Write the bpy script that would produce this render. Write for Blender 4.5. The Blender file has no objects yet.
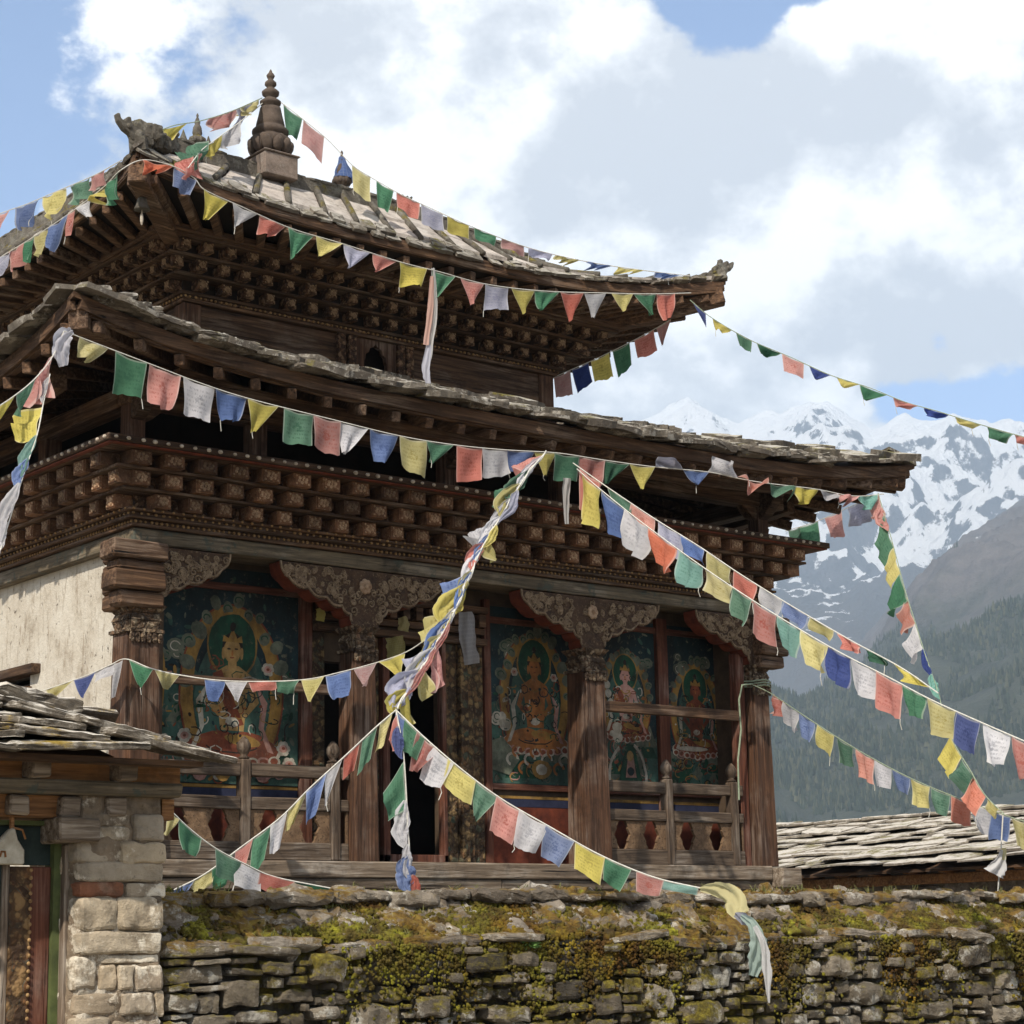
import bpy, bmesh, math, random
import numpy as np
from mathutils import Vector, Matrix, noise as mnoise
from mathutils.geometry import tessellate_polygon

R = math.radians
S = bpy.context.scene
COL = S.collection

HAZE = 0.000165  # optical density of the valley air per metre

# ------------------------------------------------------------------ camera
# temple axes: X along the front, Y into the building, Z up; verandah floor z=0
CAM = np.array([-9.056, -16.538, -0.825])
FPX, HEAD, PITCH, ROLL = 2062.0, R(50.8), R(11.9), 0.02
_h = np.array([math.cos(HEAD), math.sin(HEAD), 0.0])
_r = np.array([math.sin(HEAD), -math.cos(HEAD), 0.0])
_F = math.cos(PITCH) * _h + math.sin(PITCH) * np.array([0, 0, 1.0])
_u = -math.sin(PITCH) * _h + math.cos(PITCH) * np.array([0, 0, 1.0])
_U = math.cos(ROLL) * _u + math.sin(ROLL) * _r
_R = math.cos(ROLL) * _r - math.sin(ROLL) * _u
cd = bpy.data.cameras.new('camera')
cam = bpy.data.objects.new('camera', cd)
COL.objects.link(cam)
cam.matrix_world = Matrix(((_R[0], _U[0], -_F[0], CAM[0]), (_R[1], _U[1], -_F[1], CAM[1]),
                           (_R[2], _U[2], -_F[2], CAM[2]), (0, 0, 0, 1)))
cd.sensor_width = 36.0
cd.lens = 36.0 * FPX / 1024.0
cd.clip_start, cd.clip_end = 0.1, 40000
S.camera = cam


def ray(x, y):
    return _F + _R * ((x - 512) / FPX) + _U * ((512 - y) / FPX)


def onY(x, y, Y):
    d = ray(x, y)
    return Vector(CAM + d * ((Y - CAM[1]) / d[1]))


def proj(p):
    q = np.array(p) - CAM
    k = FPX / (q @ _F)
    return 512 + k * (q @ _R), 512 - k * (q @ _U)


# ------------------------------------------------------------------ light, sky, exposure
SUN = Vector((-0.84, -0.50, 0.88)).normalized()
sd = bpy.data.lights.new('sun', 'SUN')
sun = bpy.data.objects.new('sun', sd)
COL.objects.link(sun)
sun.rotation_euler = SUN.to_track_quat('Z', 'Y').to_euler()
sun.location = (0, 0, 60)
sd.energy, sd.angle, sd.color = 5.0, R(0.6), (1.0, 0.93, 0.82)
S.view_settings.view_transform = 'Standard'
S.view_settings.look = 'None'
S.view_settings.exposure = 0.62
S.view_settings.gamma = 1.0
S.view_settings.use_curve_mapping = False
S.render.engine = 'CYCLES'
S.cycles.use_denoising = True
S.cycles.max_bounces = 6
S.cycles.diffuse_bounces = 4
S.cycles.volume_bounces = 0
S.cycles.transparent_max_bounces = 8


class NT:
    """small helper round a node tree"""
    def __init__(s, tree):
        s.t = tree
        s.n, s.l = tree.nodes, tree.links

    def new(s, typ, **kw):
        n = s.n.new(typ)
        for k, v in kw.items():
            setattr(n, k, v)
        return n

    def put(s, sock, v):
        if isinstance(v, bpy.types.NodeSocket):
            s.l.new(v, sock)
        elif v is not None:
            if sock.type == 'RGBA' and len(v) == 3:
                v = (*v, 1)
            sock.default_value = v

    def math(s, op, a, b=None, c=None, clamp=False):
        n = s.new('ShaderNodeMath', operation=op, use_clamp=clamp)
        for i, v in enumerate((a, b, c)):
            if v is not None:
                s.put(n.inputs[i], v)
        return n.outputs[0]

    def vmath(s, op, a, b=None):
        n = s.new('ShaderNodeVectorMath', operation=op)
        s.put(n.inputs[0], a)
        if b is not None:
            s.put(n.inputs[1], b)
        return n.outputs['Value'] if op in ('DOT_PRODUCT', 'LENGTH') else n.outputs[0]

    def mapping(s, v, scale=(1, 1, 1), loc=(0, 0, 0), rot=(0, 0, 0)):
        n = s.new('ShaderNodeMapping')
        s.l.new(v, n.inputs[0])
        n.inputs['Scale'].default_value = scale
        n.inputs['Location'].default_value = loc
        n.inputs['Rotation'].default_value = rot
        return n.outputs[0]

    def noise(s, v, scale, detail=6, rough=0.6, dist=0.0, out=0):
        n = s.new('ShaderNodeTexNoise')
        s.l.new(v, n.inputs['Vector'])
        n.inputs['Scale'].default_value = scale
        n.inputs['Detail'].default_value = detail
        n.inputs['Roughness'].default_value = rough
        n.inputs['Distortion'].default_value = dist
        return n.outputs[out]

    def voronoi(s, v, scale, feature='F1', out=0, rnd=1.0):
        n = s.new('ShaderNodeTexVoronoi', feature=feature)
        s.l.new(v, n.inputs['Vector'])
        n.inputs['Scale'].default_value = scale
        n.inputs['Randomness'].default_value = rnd
        return n.outputs[out]

    def ramp(s, f, stops, interp='LINEAR'):
        n = s.new('ShaderNodeValToRGB')
        cr = n.color_ramp
        cr.interpolation = interp
        while len(cr.elements) < len(stops):
            cr.elements.new(0.5)
        for e, (p, c) in zip(cr.elements, stops):
            e.position = p
            e.color = (*c, 1) if len(c) == 3 else c
        s.l.new(f, n.inputs[0])
        return n.outputs[0]

    def step(s, f, a, b):
        n = s.new('ShaderNodeMapRange', interpolation_type='SMOOTHSTEP')
        s.l.new(f, n.inputs[0])
        n.inputs[1].default_value, n.inputs[2].default_value = a, b
        return n.outputs[0]

    def mix(s, f, a, b, mode='MIX'):
        n = s.new('ShaderNodeMix', data_type='RGBA', blend_type=mode)
        s.put(n.inputs[0], f)
        s.put(n.inputs[6], a)
        s.put(n.inputs[7], b)
        return n.outputs[2]

    def bump(s, h, strength=0.5, dist=0.02, nrm=None):
        n = s.new('ShaderNodeBump')
        n.inputs['Strength'].default_value = strength
        n.inputs['Distance'].default_value = dist
        s.l.new(h, n.inputs['Height'])
        if nrm is not None:
            s.l.new(nrm, n.inputs['Normal'])
        return n.outputs[0]


# the sky: Nishita sky with a broken deck of bright cumulus in world directions
W_ = bpy.data.worlds.new('World')
S.world = W_
W_.use_nodes = True
nt = NT(W_.node_tree)
nt.n.clear()
sky = nt.new('ShaderNodeTexSky', sky_type='NISHITA', sun_disc=False)
sky.sun_elevation = math.asin(SUN.z)
sky.sun_rotation = math.atan2(SUN.x, SUN.y)
sky.altitude = 2500
tc = nt.new('ShaderNodeTexCoord').outputs['Generated']
n1 = nt.noise(nt.mapping(tc, (1, 1, 1.35)), 8.5, 12, 0.60, 0.0)
dens = nt.math('MULTIPLY_ADD', n1, 2.0, -0.36)
# clear openings and thick banks, by direction in the sky
for (px, py, rad, amt) in ((-60, 60, .065, -.50), (-50, 290, .05, -.45), (150, 30, .05, -.06), (745, -8, .022, -.50), (830, -16, .026, -.50), (690, -12, .02, -.40),
                           (938, 338, .008, -.22), (880, 402, .015, -.40), (930, 412, .018, -.40), (985, 416, .022, -.45), (1060, 420, .035, -.45), (1020, 20, .020, -.35), (995, 105, .014, -.35),
                           (330, 90, .09, .12), (560, 180, .15, .25), (860, 210, .11, .25), (620, 330, .08, .18), (1000, 270, .05, .15)):
    d = Vector(ray(px, py)).normalized()
    dt = nt.vmath('DOT_PRODUCT', tc, tuple(d))
    k = nt.math('POWER', nt.math('MAXIMUM', dt, 0.0), round(1.4 / rad ** 2))
    dens = nt.math('MULTIPLY_ADD', k, amt, dens)
mask = nt.step(dens, 0.45, 0.62)
# self shadow of the deck: same noise sampled a little towards the sun
n2 = nt.noise(nt.mapping(tc, (1, 1, 1.25), tuple(-0.035 * c for c in SUN)), 8.5, 9, 0.58, 0.0)
n3 = nt.noise(tc, 5.0, 6, 0.55)
thick = nt.math('MULTIPLY_ADD', nt.math('SUBTRACT', n2, n1), 2.8, n3)
ccol = nt.ramp(thick, [(0.28, (10.6, 10.5, 10.3)), (0.44, (9.3, 9.25, 9.2)), (0.58, (7.3, 7.4, 7.5)), (0.80, (5.6, 5.75, 6.0))])
skyc = nt.mix(1.0, sky.outputs[0], (1.45, 1.48, 1.55), 'MULTIPLY')
out = nt.mix(mask, skyc, ccol)
bg = nt.new('ShaderNodeBackground')
nt.l.new(out, bg.inputs[0])
bg.inputs[1].default_value = 0.10
nt.l.new(bg.outputs[0], nt.new('ShaderNodeOutputWorld').inputs[0])

# ------------------------------------------------------------------ object helpers
def tag(o, label=None, cat=None, group=None, kind=None):
    for k, v in (('label', label), ('category', cat), ('group', group), ('kind', kind)):
        if v:
            o[k] = v
    return o


def empty(name, loc, label, cat, group=None):
    o = bpy.data.objects.new(name, None)
    COL.objects.link(o)
    o.location = loc
    o.empty_display_size = 0.2
    return tag(o, label, cat, group)


ORG = {}


def world_loc(o):
    v = Vector(o.location)
    while o.parent:
        o = o.parent
        v = v + o.location
    return v


def link(o, parent=None):
    """link and parent an object whose mesh is given in world coordinates minus its own location"""
    COL.objects.link(o)
    if parent is not None:
        o.parent = parent
        o.location = Vector(o.location) - world_loc(parent)
    return o


class MB:
    """collects shapes and builds them as ONE mesh object"""
    def __init__(s):
        s.v, s.f, s.m, s.uv = [], [], [], None

    def add(s, vs, fs, mi=0):
        b = len(s.v)
        s.v.extend(tuple(p) for p in vs)
        s.f.extend(tuple(b + i for i in f) for f in fs)
        s.m.extend([mi] * len(fs) if isinstance(mi, int) else mi)

    def box(s, x0, x1, y0, y1, z0, z1, mi=0, jit=0.0):
        vs = [Vector((x, y, z)) for z in (z0, z1) for y in (y0, y1) for x in (x0, x1)]
        if jit:
            vs = [p + Vector((random.uniform(-jit, jit), random.uniform(-jit, jit), random.uniform(-jit, jit))) for p in vs]
        s.add(vs, [(0, 2, 3, 1), (4, 5, 7, 6), (0, 1, 5, 4), (2, 6, 7, 3), (0, 4, 6, 2), (1, 3, 7, 5)], mi)

    def cbox(s, c, sx, sy, sz, mi=0, jit=0.0):
        s.box(c[0] - sx / 2, c[0] + sx / 2, c[1] - sy / 2, c[1] + sy / 2, c[2] - sz / 2, c[2] + sz / 2, mi, jit)

    def beam(s, p, q, w, h, mi=0, taper=1.0, jit=0.0, up=(0, 0, 1)):
        p, q = Vector(p), Vector(q)
        d = (q - p).normalized()
        sd_ = d.cross(Vector(up)).normalized()
        u = sd_.cross(d)
        vs = []
        for e, k in ((p, 1.0), (q, taper)):
            for a, b in ((-1, -1), (1, -1), (1, 1), (-1, 1)):
                vs.append(e + sd_ * (a * w * k / 2 + random.uniform(-jit, jit)) + u * (b * h * k / 2 + random.uniform(-jit, jit)))
        s.add(vs, [(0, 1, 2, 3), (7, 6, 5, 4), (0, 4, 5, 1), (1, 5, 6, 2), (2, 6, 7, 3), (3, 7, 4, 0)], mi)

    def sweep(s, pts, w, h, mi=0, jit=0.0):
        """rectangular section along a polyline, section upright"""
        pts = [Vector(p) for p in pts]
        vs, fs = [], []
        n = len(pts)
        for i, p in enumerate(pts):
            d = (pts[min(i + 1, n - 1)] - pts[max(i - 1, 0)]).normalized()
            sd_ = d.cross(Vector((0, 0, 1))).normalized()
            u = sd_.cross(d)
            j = random.uniform(-jit, jit)
            for a, b in ((-1, -1), (1, -1), (1, 1), (-1, 1)):
                vs.append(p + sd_ * (a * w / 2 + j) + u * (b * h / 2 + random.uniform(-jit, jit)))
        for i in range(n - 1):
            for k in range(4):
                a, b = i * 4 + k, i * 4 + (k + 1) % 4
                fs.append((a, b, b + 4, a + 4))
        fs += [(3, 2, 1, 0), tuple((n - 1) * 4 + k for k in range(4))]
        s.add(vs, fs, mi)

    def tube(s, pts, r, n=6, mi=0):
        pts = [Vector(p) for p in pts]
        vs, fs = [], []
        m = len(pts)
        ref = None
        for i, p in enumerate(pts):
            d = (pts[min(i + 1, m - 1)] - pts[max(i - 1, 0)]).normalized()
            if ref is None:
                ref = d.orthogonal().normalized()
            ref = (ref - d * ref.dot(d)).normalized()
            b = d.cross(ref)
            rr = r(i / (m - 1)) if callable(r) else r
            for k in range(n):
                a = 2 * math.pi * k / n
                vs.append(p + (ref * math.cos(a) + b * math.sin(a)) * rr)
        for i in range(m - 1):
            for k in range(n):
                a, b = i * n + k, i * n + (k + 1) % n
                fs.append((a, b, b + n, a + n))
        fs += [tuple(range(n))[::-1], tuple((m - 1) * n + k for k in range(n))]
        s.add(vs, fs, mi)

    def lathe(s, prof, c, n=16, mi=0, lob=0, lobk=0.0):
        vs, fs = [], []
        for (r, z) in prof:
            for k in range(n):
                a = 2 * math.pi * k / n
                rr = r * (1 + lobk * abs(math.sin(lob * a / 2))) if lob and r > 0.6 * max(p[0] for p in prof) else r
                vs.append((c[0] + rr * math.cos(a), c[1] + rr * math.sin(a), c[2] + z))
        for i in range(len(prof) - 1):
            for k in range(n):
                a, b = i * n + k, i * n + (k + 1) % n
                fs.append((a, b, b + n, a + n))
        fs += [tuple(range(n))[::-1], tuple((len(prof) - 1) * n + k for k in range(n))]
        s.add(vs, fs, mi)

    def prism(s, poly, o, ax, ay, az, mi=0, side=None):
        """extrude a 2-D outline: point = o + ax*u + ay*v, thickness along az"""
        o, ax, ay, az = Vector(o), Vector(ax), Vector(ay), Vector(az)
        n = len(poly)
        a = [o + ax * u + ay * v for u, v in poly]
        b = [p + az for p in a]
        tri = tessellate_polygon([[Vector((u, v, 0)) for u, v in poly]])
        fs = [tuple(t) for t in tri] + [tuple(i + n for i in t)[::-1] for t in tri]
        mm = [mi] * len(fs)
        for i in range(n):
            j = (i + 1) % n
            fs.append((i, j, j + n, i + n))
            mm.append(mi if side is None else side)
        s.add(a + b, fs, mm)

    def ball(s, c, r, sc=(1, 1, 1), n=8, m=6, mi=0):
        vs, fs = [], []
        for i in range(m + 1):
            t = math.pi * i / m
            for k in range(n):
                a = 2 * math.pi * k / n
                vs.append((c[0] + r * sc[0] * math.sin(t) * math.cos(a), c[1] + r * sc[1] * math.sin(t) * math.sin(a), c[2] + r * sc[2] * math.cos(t)))
        for i in range(m):
            for k in range(n):
                a, b = i * n + k, i * n + (k + 1) % n
                fs.append((a, a + n, b + n, b))
        s.add(vs, fs, mi)

    def build(s, name, mats, parent=None, smooth=False, bevel=0.0, recalc=True, origin=None):
        me = bpy.data.meshes.new(name)
        v = np.array(s.v, dtype=float).reshape(-1, 3)
        c = np.array(origin if origin is not None else ((v.min(0) + v.max(0)) / 2 if len(v) else (0, 0, 0)))
        me.from_pydata([tuple(p) for p in (v - c)], [], s.f)
        for m in (mats if isinstance(mats, (list, tuple)) else [mats]):
            me.materials.append(m)
        if any(s.m):
            me.polygons.foreach_set('material_index', s.m)
        if recalc:
            bm = bmesh.new()
            bm.from_mesh(me)
            bmesh.ops.recalc_face_normals(bm, faces=bm.faces)
            bm.to_mesh(me)
            bm.free()
        if smooth:
            me.polygons.foreach_set('use_smooth', [True] * len(me.polygons))
        o = bpy.data.objects.new(name, me)
        o.location = c
        link(o, parent)
        if bevel:
            b = o.modifiers.new('edge', 'BEVEL')
            b.width, b.segments, b.limit_method, b.angle_limit = bevel, 1, 'ANGLE', R(40)
        return o


def dup(o, wloc, parent):
    c = o.copy()
    c.parent = None
    c.matrix_parent_inverse = Matrix()
    c.location = wloc
    return link(c, parent)


# rounded, chipped stone block
def _cube(n):
    vs, fs, idx = [], [], {}
    def vid(p):
        k = tuple(round(c, 4) for c in p)
        if k not in idx:
            idx[k] = len(vs)
            vs.append(Vector(p))
        return idx[k]
    for ax in range(3):
        for sg in (-1, 1):
            for i in range(n):
                for j in range(n):
                    q = []
                    for a, b in ((i, j), (i + 1, j), (i + 1, j + 1), (i, j + 1)):
                        p = [0, 0, 0]
                        p[ax], p[(ax + 1) % 3], p[(ax + 2) % 3] = sg, 2 * a / n - 1, 2 * b / n - 1
                        q.append(vid(p))
                    fs.append(tuple(q if sg > 0 else q[::-1]))
    return vs, fs


CUBES = {n: _cube(n) for n in (2, 3, 4, 6, 9)}


def stone(mb, c, size, n=4, rnd=6.0, amp=0.12, seed=None, rot=None, mi=0):
    vs, fs = CUBES[n]
    sv = Vector((random.random() * 90, random.random() * 90, random.random() * 90))
    mn = min(size)
    out = []
    for p in vs:
        l = (abs(p.x) ** rnd + abs(p.y) ** rnd + abs(p.z) ** rnd) ** (1 / rnd)
        q = Vector((p.x * size[0], p.y * size[1], p.z * size[2])) * (0.5 / l)
        d = mnoise.noise_vector(q * (1.4 / mn) + sv) * (amp * mn) + mnoise.noise_vector(q * (4.0 / mn) + sv) * (amp * 0.35 * mn)
        q = q + d
        if rot is not None:
            q = rot @ q
        out.append(q + Vector(c))
    mb.add(out, fs, mi)

# ------------------------------------------------------------------ materials
def mat(name):
    m = bpy.data.materials.new(name)
    m.use_nodes = True
    t = NT(m.node_tree)
    t.n.clear()
    b = t.new('ShaderNodeBsdfPrincipled')
    b.inputs['Roughness'].default_value = 0.85
    b.inputs['Specular IOR Level'].default_value = 0.25
    o = t.new('ShaderNodeOutputMaterial')
    t.l.new(b.outputs[0], o.inputs[0])
    pos = t.new('ShaderNodeNewGeometry')
    return m, t, b, pos


def wood(name, axis, dark, mid, light, grey=0.25, paint=None, paint_amt=0.0, tone=0.25, rough=0.8, bump=0.6):
    """old timber: grain along one axis, greyed and stained, with what is left of its paint"""
    m, t, b, g = mat(name)
    p = g.outputs['Position']
    sc = [16, 16, 16]
    sc[axis] = 0.9
    grain = t.noise(t.mapping(p, tuple(sc)), 1.6, 9, 0.68, 0.5)
    sc2 = [42, 42, 42]
    sc2[axis] = 1.1
    crack = t.noise(t.mapping(p, tuple(sc2)), 1.0, 3, 0.6, 0.6)
    big = t.noise(p, 1.7, 5, 0.6)
    col = t.ramp(grain, [(0.28, dark), (0.5, mid), (0.72, light)])
    gm = t.math('MULTIPLY', t.step(big, 0.46, 0.66), t.step(grain, 0.40, 0.62))
    col = t.mix(t.math('MULTIPLY', gm, grey), col, (0.30, 0.27, 0.23))
    if paint is not None:
        pm = t.math('MULTIPLY', t.step(t.noise(p, 5.5, 7, 0.7), 0.60 - paint_amt * 0.3, 0.66 - paint_amt * 0.3), 0.75)
        col = t.mix(pm, col, paint)
    st = t.step(t.noise(p, 3.1, 6, 0.65), 0.52, 0.72)
    col = t.mix(t.math('MULTIPLY', st, 0.55), col, tuple(c * 0.35 for c in dark))
    rnd = t.new('ShaderNodeMapRange')
    t.l.new(g.outputs['Random Per Island'], rnd.inputs[0])
    rnd.inputs[3].default_value, rnd.inputs[4].default_value = 1 - tone, 1 + tone
    sclr = t.vmath('SCALE', col)
    sclr.node.inputs['Scale'].default_value = 1
    t.l.new(rnd.outputs[0], sclr.node.inputs['Scale'])
    col = t.mix(t.step(crack, 0.36, 0.30), sclr, tuple(c * 0.3 for c in dark))
    t.l.new(col, b.inputs['Base Color'])
    b.inputs['Roughness'].default_value = rough
    h = t.math('MULTIPLY_ADD', t.step(crack, 0.30, 0.42), 0.7, grain)
    t.l.new(t.bump(h, bump, 0.012), b.inputs['Normal'])
    return m


def carved(name, cav, mid, hi, tint, scale=26, bump=1.0, tint_amt=0.5):
    """shallow carving with what is left of its colours, hollows shaded in the colour"""
    m, t, b, g = mat(name)
    p = g.outputs['Position']
    w = t.noise(p, 7, 3, 0.5, out=1)
    q = t.vmath('ADD', p, t.vmath('SCALE', w))
    q.node.inputs[1].links[0].from_node.inputs['Scale'].default_value = 0.09
    vo = t.new('ShaderNodeTexVoronoi', feature='SMOOTH_F1')
    t.l.new(q, vo.inputs['Vector'])
    vo.inputs['Scale'].default_value = scale
    vo.inputs['Smoothness'].default_value = 0.35
    d2 = t.voronoi(q, scale * 2.1, 'F1')
    sep = t.new('ShaderNodeSeparateXYZ')
    t.l.new(vo.outputs['Color'], sep.inputs[0])
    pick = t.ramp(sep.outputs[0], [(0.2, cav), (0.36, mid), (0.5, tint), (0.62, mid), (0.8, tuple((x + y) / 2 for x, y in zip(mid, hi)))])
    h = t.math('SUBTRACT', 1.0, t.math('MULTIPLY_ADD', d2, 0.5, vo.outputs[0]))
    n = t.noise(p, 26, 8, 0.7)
    col = t.mix(t.math('MULTIPLY', t.step(h, 0.34, 0.10), 0.8), pick, cav)  # shade in the hollows of the carving put into the colour
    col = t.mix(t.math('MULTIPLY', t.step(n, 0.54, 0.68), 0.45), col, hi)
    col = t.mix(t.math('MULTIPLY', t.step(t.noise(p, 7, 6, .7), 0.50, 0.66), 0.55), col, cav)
    t.l.new(col, b.inputs['Base Color'])
    t.l.new(t.bump(t.math('MULTIPLY_ADD', n, 0.4, h), bump, 0.03), b.inputs['Normal'])
    return m


def plain(name, c1, c2, scale=8, rough=0.8, bump=0.2, spots=None, metallic=0.0, vary=0.0):
    m, t, b, g = mat(name)
    p = g.outputs['Position']
    n = t.noise(p, scale, 8, 0.65)
    col = t.ramp(n, [(0.3, c1), (0.7, c2)])
    if spots:
        col = t.mix(t.step(t.noise(p, scale * 3.1, 5, 0.7), 0.56, 0.64), col, spots)
    if vary:        # weathering differs from piece to piece
        info = t.new('ShaderNodeObjectInfo')
        mr = t.new('ShaderNodeMapRange')
        t.l.new(info.outputs['Random'], mr.inputs[0])
        mr.inputs[3].default_value, mr.inputs[4].default_value = 1 - vary, 1 + vary
        sc_ = t.vmath('SCALE', col)
        t.l.new(mr.outputs[0], sc_.node.inputs['Scale'])
        col = sc_
        dk = t.step(t.noise(p, 1.6, 6, 0.65), 0.48, 0.68)
        col = t.mix(t.math('MULTIPLY', dk, 0.6), col, (0.02, 0.012, 0.007))
    t.l.new(col, b.inputs['Base Color'])
    b.inputs['Roughness'].default_value = rough
    b.inputs['Metallic'].default_value = metallic
    t.l.new(t.bump(n, bump, 0.02), b.inputs['Normal'])
    return m


def rock(name, cols,  lichen_and_lit=(0.5, 0.48, 0.42), lich=0.5, moss=None, moss_amt=0.0, scale=9, bump=0.9, tone=0.3, up=True, dirt=0.5, top=0.0):
    m, t, b, g = mat(name)
    p = g.outputs['Position']
    n = t.noise(p, scale, 10, 0.7)
    base = t.ramp(g.outputs['Random Per Island'], [(i / max(1, len(cols) - 1), c) for i, c in enumerate(cols)])
    sh = t.ramp(n, [(0.25, (0.35, 0.33, 0.31)), (0.5, (0.95, 0.93, 0.9)), (0.75, (1.35, 1.32, 1.28))])
    col = t.mix(1.0, base, sh, 'MULTIPLY')
    lm = t.math('MULTIPLY', t.step(t.noise(p, scale * 0.55, 9, 0.72), 0.53, 0.60), lich)
    col = t.mix(lm, col, lichen_and_lit)
    if top:  # sunlit tops over dark edges painted in, using the lichen colour
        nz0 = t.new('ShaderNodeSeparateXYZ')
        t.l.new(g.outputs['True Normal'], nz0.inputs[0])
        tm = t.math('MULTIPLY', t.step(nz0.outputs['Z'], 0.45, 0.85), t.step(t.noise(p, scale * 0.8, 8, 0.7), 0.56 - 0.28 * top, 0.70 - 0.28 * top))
        col = t.mix(t.math('MULTIPLY', tm, top), col, lichen_and_lit)
    dm = t.math('MULTIPLY', t.step(t.noise(p, scale * 0.35, 7, 0.7), 0.52, 0.68), dirt)
    col = t.mix(dm, col, (0.045, 0.036, 0.026))
    sp = t.step(t.noise(p, scale * 5.0, 4, 0.7), 0.60, 0.70)
    col = t.mix(t.math('MULTIPLY', sp, 0.4), col, (0.03, 0.025, 0.02))
    if moss is not None:
        nz = t.new('ShaderNodeSeparateXYZ')
        t.l.new(g.outputs['Normal'], nz.inputs[0])
        mn = t.noise(p, 2.6, 9, 0.72)
        if up:
            mn = t.math('MULTIPLY_ADD', nz.outputs['Z'], 0.10, mn)
        mm = t.step(mn, 0.60 - moss_amt * 0.25, 0.72 - moss_amt * 0.25)
        mc = t.ramp(t.noise(p, 14, 6, 0.7), [(0.3, moss[0]), (0.5, moss[1]), (0.72, moss[2])])
        col = t.mix(mm, col, mc)
    t.l.new(col, b.inputs['Base Color'])
    b.inputs['Roughness'].default_value = 0.92
    f = t.noise(p, scale * 4, 8, 0.75)
    h = t.math('MULTIPLY_ADD', f, 0.5, n)
    t.l.new(t.bump(h, bump, 0.03), b.inputs['Normal'])
    return m


D0, D1, D2 = (0.012, 0.007, 0.004), (0.068, 0.036, 0.019), (0.175, 0.098, 0.052)
WX = wood('timber_along', 0, D0, D1, D2)
WY = wood('timber_deep', 1, D0, D1, D2)
WZ = wood('timber_upright', 2, D0, (0.062, 0.029, 0.015), (0.130, 0.064, 0.034), grey=0.30)
RX = wood('red_timber_along', 0, (0.024, 0.009, 0.005), (0.080, 0.028, 0.016), (0.15, 0.06, 0.032), grey=0.25)
RZ = wood('red_timber_upright', 2, (0.024, 0.009, 0.005), (0.085, 0.029, 0.016), (0.155, 0.060, 0.033), grey=0.25)
GX = wood('grey_timber_along', 0, (0.03, 0.022, 0.016), (0.13, 0.095, 0.065), (0.29, 0.235, 0.175), grey=0.6)
RAILX = wood('railing_timber_along', 0, (0.018, 0.012, 0.008), (0.070, 0.048, 0.032), (0.155, 0.115, 0.08), grey=0.35)
RAILZ = wood('railing_timber_upright', 2, (0.018, 0.012, 0.008), (0.066, 0.044, 0.029), (0.145, 0.105, 0.072), grey=0.35)
GZ = wood('grey_timber_upright', 2, (0.03, 0.022, 0.016), (0.12, 0.085, 0.058), (0.27, 0.215, 0.16), grey=0.5)
PX = wood('green_painted_timber', 0, (0.025, 0.022, 0.016), (0.085, 0.066, 0.042), (0.19, 0.145, 0.09), grey=0.3, paint=(0.045, 0.056, 0.046), paint_amt=0.12)
PY = wood('green_painted_timber_deep', 1, (0.025, 0.022, 0.016), (0.085, 0.066, 0.042), (0.19, 0.145, 0.09), grey=0.3, paint=(0.045, 0.056, 0.046), paint_amt=0.12)
OX = wood('ochre_timber', 0, (0.05, 0.022, 0.008), (0.22, 0.10, 0.035), (0.40, 0.21, 0.08), grey=0.25, paint=(0.30, 0.13, 0.04), paint_amt=0.2)
CARV = carved('carved_bracket_paint', (0.045, 0.028, 0.017), (0.15, 0.10, 0.06), (0.40, 0.32, 0.22), (0.16, 0.085, 0.045), 20, 1.0)
RELIEF = plain('worn_relief_paint', (0.085, 0.052, 0.030), (0.30, 0.22, 0.14), 22, bump=.5, spots=(0.06, 0.035, 0.02))
CARV2 = plain('block_paint', (0.055, 0.026, 0.014), (0.20, 0.098, 0.050), 16, bump=.6, spots=(0.22, 0.145, 0.08), vary=.45)
RELIEFB = plain('worn_block_relief', (0.14, 0.072, 0.038), (0.40, 0.28, 0.175), 30, bump=.5, spots=(0.05, 0.028, 0.015), vary=.5)
CARVD = carved('carved_dark', (0.034, 0.018, 0.010), (0.145, 0.078, 0.042), (0.26, 0.17, 0.10), (0.085, 0.040, 0.022), 24, 0.8)
CARVG = carved('carved_door_jamb', (0.035, 0.022, 0.013), (0.12, 0.062, 0.028), (0.27, 0.19, 0.085), (0.045, 0.065, 0.045), 15, 0.8)
SOFF = plain('red_soffit_paint', (0.055, 0.013, 0.008), (0.17, 0.040, 0.018), 9)
DARK = plain('near_black_boards', (0.006, 0.004, 0.003), (0.022, 0.014, 0.009), 5)  # near-black boards lining rooms, attic and soffit
BEAD = plain('worn_white_paint', (0.22, 0.17, 0.12), (0.62, 0.55, 0.46), 30)
GILT = plain('worn_gilt_beads', (0.12, 0.06, 0.025), (0.40, 0.25, 0.11), 24)
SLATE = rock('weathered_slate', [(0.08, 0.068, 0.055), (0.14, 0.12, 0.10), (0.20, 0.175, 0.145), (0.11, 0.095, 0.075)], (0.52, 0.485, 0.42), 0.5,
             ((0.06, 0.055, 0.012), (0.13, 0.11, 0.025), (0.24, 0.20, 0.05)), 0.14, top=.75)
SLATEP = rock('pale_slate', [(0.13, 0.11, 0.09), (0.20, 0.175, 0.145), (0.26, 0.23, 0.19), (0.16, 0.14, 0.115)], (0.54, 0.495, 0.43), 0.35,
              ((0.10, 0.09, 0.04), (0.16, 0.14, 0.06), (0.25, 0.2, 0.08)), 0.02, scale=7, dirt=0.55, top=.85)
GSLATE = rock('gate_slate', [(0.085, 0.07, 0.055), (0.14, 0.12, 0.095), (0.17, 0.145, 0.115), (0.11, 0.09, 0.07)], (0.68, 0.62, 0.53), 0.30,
              ((0.16, 0.10, 0.012), (0.26, 0.17, 0.025), (0.38, 0.27, 0.06)), 0.05, scale=8, bump=1.0, top=.95)
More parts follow.
